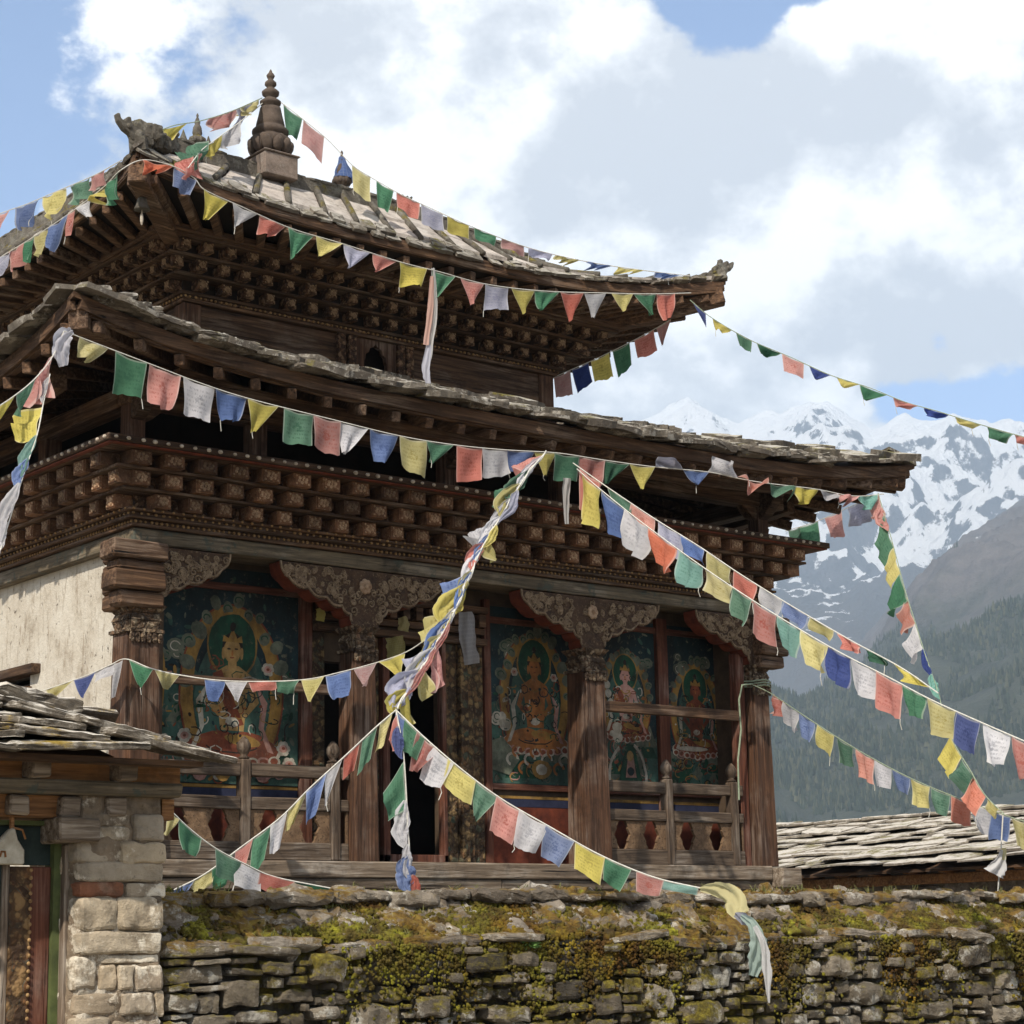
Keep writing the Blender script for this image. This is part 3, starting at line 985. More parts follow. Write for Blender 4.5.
# frames, bands and dado round the murals
mb = MB()
for x0, x1 in ((2.065, 2.20), (4.37, 4.455), (5.63, 5.74), (6.87, 7.03), (7.845, 7.90)):
    mb = MB()
    mb.box(x0, x1, Y0 - .07, Y0 - .002, 0.0, 2.80)
    mb.build('panel_post', RZ, temple, bevel=.006)
mb = MB()
for x0, x1, z0 in ((0.37, 2.06, 2.60), (4.46, 5.62, 2.55), (6.0, 6.86, 2.62), (7.035, 7.84, 2.62)):
    mb = MB()
    mb.box(x0, x1, Y0 - .06, Y0 - .04, z0, z0 + .07)
    mb.build('panel_rail', RX, temple, bevel=.005)
for x0, x1 in ((4.46, 5.62), (6.0, 6.86), (7.035, 7.84)):
    mb = MB()
    mb.box(x0, x1, Y0 - .05, Y0 - .002, 0.79, 0.855)
    mb.build('panel_rail', RX, temple, bevel=.005)
for nm, c, z0, z1 in (('blue_band', MP[NB], .62, .70), ('ochre_band', MP[GO], .705, .735), ('red_dado', SOFF, .02, .615)):
    if nm == 'blue_band':
        c = plain('blue_band_paint', (0.012, 0.014, 0.032), (0.028, 0.032, 0.065), 6)
    for x0, x1 in ((0.37, 2.06), (4.46, 5.62), (5.75, 6.86), (7.035, 7.84)):
        mb = MB()
        mb.box(x0, x1, Y0 - .014, Y0 - .002, z0, z1)
        mb.build(nm, c, temple)

# door surround: stepped and carved jambs, shelf of small blocks over the opening
mb = MB()
for x0, x1, d in ((2.21, 2.355, .05), (2.66, 3.02, .04), (3.84, 3.99, .07), (4.0, 4.10, .13), (4.11, 4.19, .09), (4.20, 4.355, .05)):
    mb.box(x0, x1, Y0 - d, Y0 - .002, 0.03, 2.28)
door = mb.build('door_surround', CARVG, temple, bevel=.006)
mb = MB()
mb.box(3.03, 3.115, Y0 - .10, Y0 - .002, 0.0, 2.28)
mb.box(3.785, 3.835, Y0 - .10, Y0 - .002, 0.0, 2.28)
mb.box(3.03, 3.835, Y0 - .10, Y0 + .1, 0.0, 0.10)
mb.build('door_frame', RZ, door, bevel=.006)
mb = MB()
for z0, d in ((2.285, .14), (2.40, .10), (2.62, .16)):
    mb.box(2.22, 4.36, Y0 - d, Y0 - .003, z0, z0 + .07)
for k in range(13):
    mb.box(2.26 + k * .165, 2.35 + k * .165, Y0 - .16, Y0 - .003, 2.475, 2.61)
mb.build('door_head', WX, door, bevel=.006)


# --- columns with capitals and cloud brackets
def redent(h, n=.35):
    a, b_ = h, h * (1 - n * .5)
    c = h * (1 - n)
    q = [(c, a), (b_ - .001, a), (b_, b_), (a, b_ - .001), (a, c)]
    out = []
    for k in range(4):
        cs, sn = (1, 0, -1, 0)[k], (0, -1, 0, 1)[k]
        for x, y in q:
            out.append((x * cs - y * sn, x * sn + y * cs))
        g0 = (a * .93, 0)
        out.append((g0[0] * cs - g0[1] * sn, g0[0] * sn + g0[1] * cs))
    return out


def shaft(mb, cx, cy, z0, z1, h0, h1, mi=0):
    p0, p1 = redent(h0), redent(h1)
    n = len(p0)
    vs = [(cx + x, cy + y, z0) for x, y in p0] + [(cx + x, cy + y, z1) for x, y in p1]
    fs = [(i, (i + 1) % n, (i + 1) % n + n, i + n) for i in range(n)] + [tuple(range(n))[::-1], tuple(range(n, 2 * n))]
    mb.add(vs, fs, mi)


def spiral(cx, cz, r, y, turns=1.4, sg=1, a0=0):
    return [(cx + sg * r * (1 - .78 * i / 13) * math.cos(a0 + turns * 6.28 * i / 13), y, cz + r * (1 - .78 * i / 13) * math.sin(a0 + turns * 6.28 * i / 13)) for i in range(14)]


def bracket_outline(L):
    """right half, from column axis outwards; u along, v up (0 = column top, .56 = lintel)"""
    def bump(u0, v0, u1, v1, k, n=6):
        pts = []
        for i in range(1, n + 1):
            t = i / n
            nx, nz = (v1 - v0), -(u1 - u0)
            l = math.hypot(nx, nz)
            o = k * math.sin(math.pi * t)
            pts.append((u0 + (u1 - u0) * t + nx / l * o, v0 + (v1 - v0) * t + nz / l * o))
        return pts
    p = [(.15, 0.0)]
    for a, b_, k in (((.15, 0.0), (.17, .09), .01), ((.17, .09), (.27, .165), .025), ((.27, .165), (.45, .235), .035), ((.45, .235), (.66, .31), .04), ((.66, .31), (L * .90, .39), .035), ((L * .90, .39), (L, .54), .03)):
        p += bump(*a, *b_, k)
    p.append((L, .56))
    return p


def make_bracket(cx, left, right, parent, yf=-0.10, z0=2.27):
    outl = []
    if right:
        outl += bracket_outline(right)
    else:
        outl += [(.15, 0), (.15, .56)]
    if left:
        outl += [(-u, v) for u, v in bracket_outline(left)][::-1]
    else:
        outl += [(-.15, .56), (-.15, 0)]
    mb = MB()
    mb.prism(outl, (cx, yf, z0), (1, 0, 0), (0, 0, 1), (0, .20, 0), 0, 1)
    br = mb.build('bracket', [BRBASE, SOFF], parent)
    mb = MB()
    for sg, L in ((1, right), (-1, left)):
        if not L:
            continue
        ol = bracket_outline(L)
        mb.tube([(cx + sg * (u - .0), yf - .004, z0 + v + .025) for u, v in ol[1:-1]], .013, 5)
        for k in range(62):
            u = random.uniform(.12, L * .95)
            vlo = np.interp(u, [q[0] for q in ol[:-1]], [q[1] for q in ol[:-1]]) + .045
            if vlo > .51:
                continue
            v = random.uniform(vlo, .52)
            mb.tube(spiral(cx + sg * u, z0 + v, random.uniform(.022, .05), yf - .006, random.choice((1.2, 1.6)), random.choice((-1, 1)), random.uniform(0, 6)), .010, 5)
    for k in range(8):
        mb.tube(spiral(cx + random.uniform(-.12, .12), z0 + random.uniform(.08, .5), .04, yf - .006, 1.3, random.choice((-1, 1)), random.uniform(0, 6)), .009, 5)
    mb.build('carving', RELIEF, br, smooth=True)
    if left and right:
        mb = MB()
        for k in range(7):
            a = k * 2 * math.pi / 7
            mb.ball((cx + .045 * math.cos(a), yf - .015, z0 + .40 + .048 * math.sin(a)), .033, (1, .5, 1), 8, 5)
        mb.ball((cx, yf - .03, z0 + .40), .028, (1, .7, 1), 8, 5)
        tag(mb.build('rosette', plain('rosette_paint', (0.20, 0.11, 0.06), (0.42, 0.31, 0.21), 20), br, smooth=True))
    return br


def column(cx, left, right, h=.17, corner=False):
    mb = MB()
    shaft(mb, cx, 0.03, 0.0, 2.02, h * 1.08, h * .93)
    co = mb.build('column', WZ, temple, bevel=.004)
    mb = MB()
    for z0, z1, a, b_ in ((2.02, 2.05, 1.1, 1.1), (2.055, 2.13, .86, .98), (2.135, 2.20, 1.02, .86), (2.205, 2.27, .9, 1.2)):
        shaft(mb, cx, 0.03, z0, z1, h * a, h * b_)
    for k in range(6):
        for yy in (-h * 1.02,):
            mb.ball((cx - h * .8 + k * h * .32, 0.03 + yy, 1.97), .03, (1, .5, 1.7), 6, 5)
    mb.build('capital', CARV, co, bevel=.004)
    make_bracket(cx, left, right, co)
    return co


column(2.46, .98, .98, .148)
column(5.43, .98, .98, .168)
cl = column(0.02, 0, .90, .180)
cr_ = column(7.96, .98, 0, .155)
# stacked corner blocks on the two end columns
for cx, sg in ((0.02, -1), (8.02, 1)):
    for z0, z1, o, yo in ((2.24, 2.38, .13, .10), (2.385, 2.56, .21, .15), (2.565, 2.66, .15, .11), (2.665, 2.83, .23, .17)):
        mb = MB()
        mb.box(cx + sg * .02 - (.17 + (o if sg < 0 else 0)), cx + sg * .02 + (.17 + (o * .45 if sg > 0 else 0)), -0.12 - yo, -0.105 + .10, z0, z1, jit=.008)
        mb.build('corner_block', WX, cl if sg < 0 else cr_, bevel=.022)
        mb = MB()
        mb.box(cx - .25 if sg < 0 else cx + .02, cx - .05 if sg < 0 else cx + .16, 0.0, .26, z0, z1 - .003, jit=.008)
        mb.build('corner_block', WY, cl if sg < 0 else cr_, bevel=.022)
# second upright beside the right end column
mb = MB()
mb.box(7.66, 7.79, -0.02, 0.10, 0, 2.4)
mb.build('end_post', RZ, temple, bevel=.008)

# --- lintel and bead mouldings
def ring(mb, x0, x1, y0, y1, p, th, z0, z1, a=0, b_=1):
    mb.box(x0 - p, x1 + p, y0 - p, y0 - p + th, z0, z1, a)
    mb.box(x0 - p, x1 + p, y1 + p - th, y1 + p, z0, z1, a)
    mb.box(x0 - p, x0 - p + th, y0 - p + th, y1 + p - th, z0, z1, b_)
    mb.box(x1 + p - th, x1 + p, y0 - p + th, y1 + p - th, z0, z1, b_)


TX0, TX1, TY0, TY1 = 0.0, 7.94, 0.0, 8.05
mb = MB()
ring(mb, TX0, TX1, TY0, TY1, .10, .30, 2.845, 2.985)
mb.build('lintel', [PX, PY], temple, bevel=.01)
mb = MB()
for z0, z1, p in ((2.99, 3.02, .14), (3.055, 3.085, .19), (3.115, 3.14, .23)):
    ring(mb, TX0, TX1, TY0, TY1, p, .36, z0, z1)
ring(mb, TX0, TX1, TY0, TY1, .12, .30, 3.021, 3.054)
ring(mb, TX0, TX1, TY0, TY1, .17, .34, 3.086, 3.114)
mould = mb.build('moulding', [WX, WY], temple, bevel=.006)


def beads(x0, x1, y0, y1, p, z, step, sx, sz, matl, parent, name='bead_row', sides=(0, 1)):
    mb = MB()
    n = int((x1 - x0 + 2 * p) / step)
    for k in range(n):
        x = x0 - p + step * (k + .5)
        mb.ball((x + random.uniform(-.1, .1) * step, y0 - p, z), sx * random.uniform(.8, 1.1), (1, .8, sz), 6, 4)
    n = int((y1 - y0 + 2 * p) / step)
    for k in range(n):
        y = y0 - p + step * (k + .5)
        mb.ball((x0 - p, y, z), sx * random.uniform(.8, 1.1), (.8, 1, sz), 6, 4)
        if 1 in sides:
            mb.ball((x1 + p, y, z), sx, (.8, 1, sz), 6, 4)
    return mb.build(name, matl, parent, smooth=True)


beads(TX0, TX1, TY0, TY1, .125, 3.037, .055, .017, 1.0, GILT, mould)
beads(TX0, TX1, TY0, TY1, .18, 3.100, .075, .018, .8, GILT, mould)
beads(TX0, TX1, TY0, TY1, .235, 3.128, .105, .016, .8, GILT, mould)


# --- cornice of stepped bracket blocks
def cornice(name, x0, x1, y0, y1, tiers, parent, cm, nind, nsub=True):
    mb = MB()
    for tr in tiers:
        ring(mb, x0, x1, y0, y1, tr['pb'], .28, tr['z0'], tr['z1'], 2, 2)
        ring(mb, x0, x1, y0, y1, tr['pf'] + .05, .05 + tr['pf'] - tr['pb'] + .26, tr['z1'] + .002, tr['z1'] + tr['sh'])
    co = mb.build(name, [WX, WY, cm[1]], parent, bevel=.005)
    left_n = 0
    rest = MB()
    for ti, tr in enumerate(tiers):
        w, sp = tr['w'], tr['sp']
        dep = tr['pf'] - tr['pb']
        h = tr['z1'] - tr['z0'] - .003
        proto = MB()
        proto.box(-w / 2, w / 2, -dep / 2, dep / 2, -h / 2, h / 2 - .002)
        proto.box(-w * .42, w * .42, -dep / 2 - .010, -dep / 2 + .005, -h * .40, h * .40)
        for kk in range(6):
            a = kk * math.pi / 3 + .3
            proto.ball((w * .22 * math.cos(a), -dep / 2 - .012, h * .22 * math.sin(a)), h * .14, (1.1, .5, 1), 6, 4, 1)
        proto.ball((0, -dep / 2 - .014, 0), h * .10, (1, .6, 1), 6, 4, 1)
        for sx in (-1, 1):
            for sz in (-1, 1):
                proto.ball((sx * w * .34, -dep / 2 - .011, sz * h * .32), h * .09, (1, .5, 1), 6, 4, 1)
        p0 = None
        zc = (tr['z0'] + tr['z1']) / 2
        L = x1 - x0 + 2 * tr['pb']
        n = int(L / sp)
        pos = []
        for k in range(n + 1):
            pos.append((x0 - tr['pb'] + (L - n * sp) / 2 + sp * k + tr.get('off', 0), y0 - tr['pb'] - dep / 2, 0))
        Ly = y1 - y0 + 2 * tr['pb']
        ny = int(Ly / sp)
        pl = []
        for k in range(ny + 1):
            pl.append((x0 - tr['pb'] - dep / 2, y0 - tr['pb'] + (Ly - ny * sp) / 2 + sp * k + tr.get('off', 0), 1))
        nleft = nind
        for k, (x, y, r) in enumerate(pos + pl[:nleft]):
            if not nsub:
                vv = [Vector(q) for q in proto.v]
                if r:
                    vv = [Vector((q.y, -q.x, q.z)) for q in vv]
                off = Vector((x + random.gauss(0, .005), y + random.gauss(0, .004), zc + random.gauss(0, .002)))
                k_ = random.uniform(.93, 1.05)
                rest.add([q * k_ + off for q in vv], proto.f, proto.m)
            elif p0 is None:
                p0 = proto.build('bracket_block', [cm[0], cm[2]], co, origin=(0, 0, 0))
                p0.location = Vector((x, y, zc)) - world_loc(co)
            else:
                o = dup(p0, (x + random.gauss(0, .006), y + random.gauss(0, .004), zc + random.gauss(0, .002)), co)
                o.rotation_euler = (random.gauss(0, .012), random.gauss(0, .02), random.gauss(0, .03) - (math.pi / 2 if r else 0))
        for (x, y, r) in pl[nleft:]:
            rest.box(x - dep / 2, x + dep / 2, y - w / 2, y + w / 2, zc - h / 2, zc + h / 2 - .002)
        for k in range(ny + 1):
            y = pl[k][1]
            xx = x1 + tr['pb'] + dep / 2
            rest.box(xx - dep / 2, xx + dep / 2, y - w / 2, y + w / 2, zc - h / 2, zc + h / 2 - .002)
    tag(rest.build('bracket_row', [cm[0], cm[2]], co), kind='stuff')
    return co


corn = cornice('cornice', TX0, TX1, TY0, TY1, [
    dict(z0=3.145, z1=3.275, pb=.12, pf=.29, w=.16, sp=.328, sh=.028, off=0.06),
    dict(z0=3.305, z1=3.435, pb=.24, pf=.43, w=.18, sp=.328, sh=.028, off=-.08),
    dict(z0=3.465, z1=3.590, pb=.36, pf=.56, w=.20, sp=.340, sh=.004)], temple, (CARV2, CARVD, RELIEFB), 7)
mb = MB()
ring(mb, TX0, TX1, TY0, TY1, .66, .95, 3.597, 3.612, 2, 2)
ring(mb, TX0, TX1, TY0, TY1, .68, 1.0, 3.615, 3.675)
mb.build('top_board', [WX, WY, SOFF], corn, bevel=.006)
beads(TX0, TX1, TY0, TY1, .683, 3.645, .135, .026, .7, BEAD, corn, 'dot_row')

# --- open attic between cornice and lower roof
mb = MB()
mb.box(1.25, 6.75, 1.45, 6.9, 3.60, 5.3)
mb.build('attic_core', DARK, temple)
mb = MB()
mb.box(0.2, 7.85, .2, 7.85, 3.56, 3.60)
mb.build('attic_floor', DARK, temple)
for x, y in ((-.16, -.16), (1.15, -.16), (3.45, -.16), (4.95, -.16), (7.98, -.16), (-.16, 1.5), (-.16, 3.4), (-.16, 5.4), (8.2, 2.6), (8.2, 5.4), (-.16, 8.2), (8.2, 8.2)):
    mb = MB()
    mb.box(x - .085, x + .085, y - .085, y + .085, 3.675, 4.36)
    po = mb.build('attic_post', WZ, temple, bevel=.008)
    if x < 0 and y < 0 or x > 7.9 and y < 0 or x == 3.45:
        mb = MB()
        for (dx, dy) in ((1, 0), (0, -1)):
            pts = [(.05, .28), (.16, .32), (.28, .42), (.40, .56), (.55, .62), (.55, .70), (.05, .70)]
            q = [(u, v) for u, v in pts]
            sg = -1 if x > 7.9 and dx else 1
            az = Vector((-dy, dx, 0)) * .14
            mb.prism(q, Vector((x, y, 3.66)) - az / 2, (dx * sg, dy, 0), (0, 0, 1), az)
        mb.build('brace', WX, po, bevel=.012)
mb = MB()
ring(mb, -.16, 8.21, -.16, 8.21, .11, .22, 4.10, 4.28)
mb.build('attic_beam', [WX, WY], temple, bevel=.012)
RELIEFD = plain('dark_block_relief', (0.10, 0.058, 0.030), (0.32, 0.215, 0.125), 30, bump=.5)
PANELP = plain('worn_ochre_panel', (0.075, 0.042, 0.022), (0.20, 0.125, 0.07), 14, bump=.6, spots=(0.05, 0.03, 0.017))


# ------------------------------------------------------------------ roofs
class Roof:
    def __init__(s, x0, x1, y0, y1, ix0, ix1, iy0, iy1, ze, zt, lift, lexp, curve, out):
        s.o = [(x0, y0), (x1, y0), (x1, y1), (x0, y1)]
        s.i = [(ix0, iy0), (ix1, iy0), (ix1, iy1), (ix0, iy1)]
        s.ze, s.zt, s.lexp, s.curve, s.out = ze, zt, lexp, curve, out
        s.lift = lift if isinstance(lift, (list, tuple)) else [lift] * 4

    def S(s, k, t1, t):
        """side k, position t1 along the eave, t from eave to top"""
        a, b = Vector(s.o[k]), Vector(s.o[(k + 1) % 4])
        c, d = Vector(s.i[k]), Vector(s.i[(k + 1) % 4])
        u = 2 * t1 - 1
        tn = (b - a).normalized()
        nm = Vector((tn.y, -tn.x))
        e = a.lerp(b, t1) + (nm + tn * (1 if u > 0 else -1)) * (s.out * abs(u) ** 6)
        p = e.lerp(c.lerp(d, t1), t)
        zt = s.zt(k, t1) if callable(s.zt) else s.zt
        z = s.ze + s.lift[k if u < 0 else (k + 1) % 4] * abs(u) ** s.lexp * (1 - t) ** 2 + (zt - s.ze) * t ** s.curve
        return Vector((p.x, p.y, z))

    def frame(s, k, t1, t):
        p = s.S(k, t1, t)
        du = (s.S(k, min(t1 + .01, 1), t) - s.S(k, max(t1 - .01, 0), t)).normalized()
        dv = (s.S(k, t1, min(t + .01, 1)) - s.S(k, t1, max(t - .01, 0))).normalized()
        n = du.cross(dv).normalized()
        dv = n.cross(du)
        return p, du, dv, n

    def edge(s, k, t, dz, a=0.0, b=1.0, n=28):
        return [s.S(k, a + (b - a) * i / n, t) + Vector((0, 0, dz)) for i in range(n + 1)]

    def deck(s, mb, th, z, nu=28, nv=8, mi=0, side=None):
        for k in range(4):
            vs, fs = [], []
            for lay in (0, 1):
                for i in range(nu + 1):
                    for j in range(nv + 1):
                        vs.append(s.S(k, i / nu, j / nv) + Vector((0, 0, z - lay * th)))
            N = (nu + 1) * (nv + 1)
            for i in range(nu):
                for j in range(nv):
                    a = i * (nv + 1) + j
                    q = (a, a + nv + 1, a + nv + 2, a + 1)
                    fs.append(q)
                    fs.append(tuple(N + x for x in q[::-1]))
                a = i * (nv + 1)
                fs.append((a, a + N, a + nv + 1 + N, a + nv + 1))
            mb.add(vs, fs, mi)


def slate(mb, p, du, dv, n, w, l, th, rnd=.12, tilt=.06, mi=0, lift=0.0):
    """split slab with a broken outline; p = middle of its lower edge"""
    r = random.uniform
    pts = []
    for u, v in ((-.5, 0), (-.2, -.04), (.15, -.03), (.5, 0), (.52, .35), (.5, .7), (.45, 1), (0, 1.02), (-.46, 1), (-.5, .6), (-.52, .3)):
        pts.append((u * w + r(-rnd, rnd) * w * .35, v * l + r(-rnd, rnd) * l * .30))
    tl, tw = r(-tilt, tilt), r(-tilt, tilt)
    vs = []
    m = len(pts)
    for u, v in pts:
        h = u * tw + v * tl + lift * (1 - v / l)
        q = p + du * u + dv * v + n * (h + r(-.004, .004))
        vs.append(q)
    for u, v in pts:
        h = u * tw + v * tl + lift * (1 - v / l)
        vs.append(p + du * u * .97 + dv * (l * .5 + (v - l * .5) * .97) + n * (h + th * r(.8, 1.1)))
    c0 = p + dv * l * .5
    vs.append(c0 + n * (l * .5 * tl + lift * .5 + th * r(1.0, 1.2)))
    fs = [tuple(range(m))[::-1]]
    for i in range(m):
        j = (i + 1) % m
        fs.append((i, j, j + m, i + m))
        fs.append((i + m, j + m, 2 * m))
    mb.add(vs, fs, mi)


lower = Roof(-1.33, 9.20, -1.33, 9.20, 1.10, 6.10, 1.15, 6.25, 4.27, 5.14, (.36, .28, .28, .36), 3.6, 1.0, 0.10)
mb = MB()
lower.deck(mb, .045, 0.0)
lroof = mb.build('lower_roof', WX, temple)
mb = MB()
for k in (0, 1, 2, 3):
    L = 10.7
    n = int(L / .33)
    for row, t in enumerate((-.035, .045, .17, .31, .46, .62, .78)):
        for i in range(n):
            s1 = (i + .5 + (row % 2) * .5 + random.uniform(-.18, .18)) / n
            if not 0.005 < s1 < .995 or (row > 0 and not .035 < s1 < .965):
                continue
            if row and random.random() < .06:
                continue
            t0 = t + random.uniform(-.02, .02) - (random.uniform(0, .03) if row == 0 else 0)
            p, du, dv, nn = lower.frame(k, s1, max(t0, 0))
            if t0 < 0:
                p = p + dv * (t0 * 2.5)
            big = random.random()
            wd = random.uniform(.24, .46) * (1 - .5 * max(t, 0))
            slate(mb, p + nn * (.012 + .022 * (row % 3) + random.uniform(0, .02)), du, dv, nn, wd, random.uniform(.34, .58), random.uniform(.028, .06) if big < .8 else random.uniform(.06, .085), .2, .10, 0, .05)
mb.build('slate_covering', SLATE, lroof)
mb = MB()
for k in range(4):
    for i in range(64):
        s1 = random.uniform(.01, .99)
        p, du, dv, nn = lower.frame(k, s1, random.uniform(0, .05))
        stone(mb, p + nn * random.uniform(.06, .09) - dv * random.uniform(0, .06), (random.uniform(.10, .34), random.uniform(.10, .26), random.uniform(.03, .085)), 4, 6, .3)
for i in range(52):
    s1 = random.uniform(.0, .99)
    p, du, dv, nn = lower.frame(0, s1, 0)
    stone(mb, p + nn * random.uniform(.05, .085) + dv * random.uniform(-.04, .10), (random.uniform(.18, .46), random.uniform(.16, .30), random.uniform(.035, .085)), 4, 7, .35, rot=Matrix.Rotation(random.gauss(0, .12), 3, 'Y'))
tag(mb.build('loose_stones', SLATE, lroof), kind='stuff')
for k in range(4):
    for (t, dz, w, h, m_) in ((.010, -.092, .05, .085, 0), (.028, -.150, .06, .028, 0)):
        mb = MB()
        mb.sweep(lower.edge(k, t, dz, .004, .996, 30), w, h, 0, .004)
        mb.build('fascia', WX if k % 2 == 0 else WY, lroof)
    mb = MB()
    mb.sweep(lower.edge(k, .20, -.335, .08, .92, 24), .13, .13, 0, .004)
    mb.build('purlin', WX if k % 2 == 0 else WY, lroof)


def rafters(rf, parent, n, dz, w, h, t0, t1, count_sides=(0, 3), tip=None):
    rest = MB()
    for k in range(4):
        for i in range(n):
            s1 = (i + .5) / n
            a = rf.S(k, s1, t0) + Vector((0, 0, dz))
            b = rf.S(k, s1, t1) + Vector((0, 0, dz))
            if k in count_sides:
                mb = MB()
                mb.beam(a, b, w, h, 0, 1.0, .004)
                mb.build('rafter', WY if k == 0 else WX, parent, bevel=.008)
            else:
                rest.beam(a, b, w, h, 0)
    tag(rest.build('rear_rafters', WY, parent), kind='stuff')


rafters(lower, lroof, 27, -.218, .085, .10, .012, .95)
# corner beams under the hips
for k, m_ in ((0, 0), (1, 1)):
    a, b = lower.S(k, 0 if k == 0 else 0, .03), lower.S(k, 0, .9)
    mb = MB()
    mb.beam(a + Vector((0, 0, -.20)), b + Vector((0, 0, -.26)), .17, .22, jit=.006)
    mb.build('hip_beam', WX, lroof, bevel=.012)

# --- upper storey
UX0, UX1, UY0, UY1 = 1.15, 6.05, 1.20, 6.20
uw = MB()
zz = 5.10
while zz < 5.66:
    h = random.uniform(.12, .19)
    for x0, x1 in ((UX0 + .12, 3.06), (4.0, UX1 - .12)):
        uw.box(x0, x1, UY0 + random.uniform(0, .012), UY0 + .1, zz, min(zz + h, 5.69) - .004)
    uw.box(UX0 + random.uniform(0, .012), UX0 + .1, UY0 + .12, UY1, zz, min(zz + h, 5.69) - .004, 1)
    uw.box(UX1 - .1, UX1, UY0 + .12, UY1, zz, min(zz + h, 5.69) - .004, 1)
    zz += h
uw.box(UX0 + .1, UX1 - .1, UY1 - .1, UY1, 5.1, 5.69)
upper_wall = uw.build('upper_wall', [WX, WY], temple)
for x, y in ((UX0, UY0), (UX1 - .17, UY0), (UX0, UY1 - .17), (UX1 - .17, UY1 - .17)):
    mb = MB()
    mb.box(x - .03, x + .18, y - .03, y + .18, 5.1, 5.69)
    mb.build('corner_post', WZ, upper_wall, bevel=.015)
mb = MB()
for x in (3.06, 3.20, 3.85, 3.97):
    mb.box(x - .05, x + .05, UY0 - .05, UY0 + .06, 5.1, 5.69)
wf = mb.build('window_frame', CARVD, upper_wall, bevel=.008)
half = [(.0, .43), (.02, .40), (.075, .375), (.085, .33), (.13, .30), (.135, .25), (.15, .22), (.15, 0), (.30, 0), (.30, .47), (0, .47)]
mb = MB()
mb.prism(half, (3.525, UY0 - .01, 5.22), (1, 0, 0), (0, 0, 1), (0, .06, 0))
mb.prism([(-u, v) for u, v in half][::-1], (3.525, UY0 - .01, 5.22), (1, 0, 0), (0, 0, 1), (0, .06, 0))
mb.box(3.22, 3.83, UY0 - .03, UY0 + .06, 5.10, 5.215)
mb.build('arched_panel', WZ, wf, bevel=.005)
mb = MB()
mb.box(3.1, 3.95, UY0 + .25, UY0 + .3, 5.1, 5.69)
mb.box(UX0 + .2, UX1 - .2, UY0 + .4, UY1 - .3, 5.1, 6.5)
mb.build('dark_lining', DARK, upper_wall)
mb = MB()
for z0, z1, p in ((5.695, 5.73, .05), (5.758, 5.79, .10)):
    ring(mb, UX0, UX1, UY0, UY1, p, .28, z0, z1)
ring(mb, UX0, UX1, UY0, UY1, .06, .28, 5.731, 5.757, 2, 2)
um = mb.build('upper_moulding', [WX, WY, CARVD], temple, bevel=.006)
beads(UX0, UX1, UY0, UY1, .066, 5.744, .06, .016, .9, GILT, um)
ucorn = cornice('upper_cornice', UX0, UX1, UY0, UY1, [
    dict(z0=5.795, z1=5.905, pb=.06, pf=.20, w=.12, sp=.265, sh=.028, off=.04),
    dict(z0=5.935, z1=6.045, pb=.20, pf=.36, w=.12, sp=.265, sh=.028, off=-.08),
    dict(z0=6.075, z1=6.180, pb=.36, pf=.52, w=.12, sp=.265, sh=.03, off=.03)], temple, (CARVD, DARK, RELIEFD), 13, False)
mb = MB()
ring(mb, UX0, UX1, UY0, UY1, .62, .5, 6.212, 6.285)
mb.build('top_beam', [WX, WY], ucorn, bevel=.008)

# --- upper roof: steep lower pitch up to a mortared ridge, then a low cap
RZ0, RZ1 = 6.95, 6.60


def sm(x):
    x = min(max(x, 0), 1)
    return x * x * (3 - 2 * x)


def rtop(k, t1):
    """height of the upper end of each roof side: the ridge sinks towards the right"""
    f = (t1, 1.0, 1 - t1, 0.0)[k]
    return RZ0 + (RZ1 - RZ0) * sm((f - .42) / .5)


upper = Roof(0.0, 7.38, 0.0, 7.38, 0.60, 6.78, 0.58, 6.80, 6.40, rtop, (.17, .40, .3, .3), 2.6, 0.95, 0.20)
mb = MB()
upper.deck(mb, .05, -0.01, 32, 10)
rim = [upper.S(0, i / 20, 1) for i in range(21)] + [upper.S(2, i / 20, 1) for i in range(21)]
mb.add(rim + [(3.4, 3.7, RZ0 + .12)], [(i, (i + 1) % 42, 42) for i in range(42)])
uroof = mb.build('upper_roof', WX, temple)
mb = MB()
for k in range(4):
    n = 18 if k % 2 == 0 else 18
    for i in range(n):
        a, b = i / n + .004, (i + 1) / n - .004
        for j, (t0, t1) in enumerate(((.03, .52), (.49, .97))):
            vs = []
            dz = .02 + .010 * (2 - j) + random.uniform(0, .012)
            for t in (t0, t1):
                for s1 in (a, b):
                    p = upper.S(k, s1, t)
                    vs.append(p + Vector((0, 0, dz + random.uniform(-.006, .006) + (.025 if t == t0 else 0))))
            vs += [v - Vector((0, 0, .045)) for v in vs]
            mb.add(vs, [(0, 1, 3, 2), (4, 6, 7, 5), (0, 4, 5, 1), (2, 3, 7, 6), (0, 2, 6, 4), (1, 5, 7, 3)])
mb.build('roof_slab', PALE, uroof)
for k in range(4):
    n = 18
    bt = None
    for i in range(1, n):
        s1 = i / n + random.uniform(-.004, .004)
        mb = MB()
        pts = [upper.S(k, s1, t) + Vector((0, 0, .075)) for t in (.0, .25, .5, .75, .97)]
        mb.tube(pts, .034, 7)
        mb.build('batten', RIDGE, uroof, smooth=True)
mb = MB()
for k in range(4):
    n = 34
    for row in (0, 1):
        for i in range(n):
            s1 = (i + .5 + row * .5 + random.uniform(-.2, .2)) / n
            if not 0.004 < s1 < .996 or (row and random.random() < .45):
                continue
            p, du, dv, nn = upper.frame(k, s1, 0)
            slate(mb, p + dv * (-.06 + row * .05 + random.uniform(-.02, .02)) + nn * (.0 + .02 * row), du, dv, nn, random.uniform(.14, .26), random.uniform(.09, .15), random.uniform(.02, .045), .2, .08)
mb.build('eave_slate', SLATE, uroof)
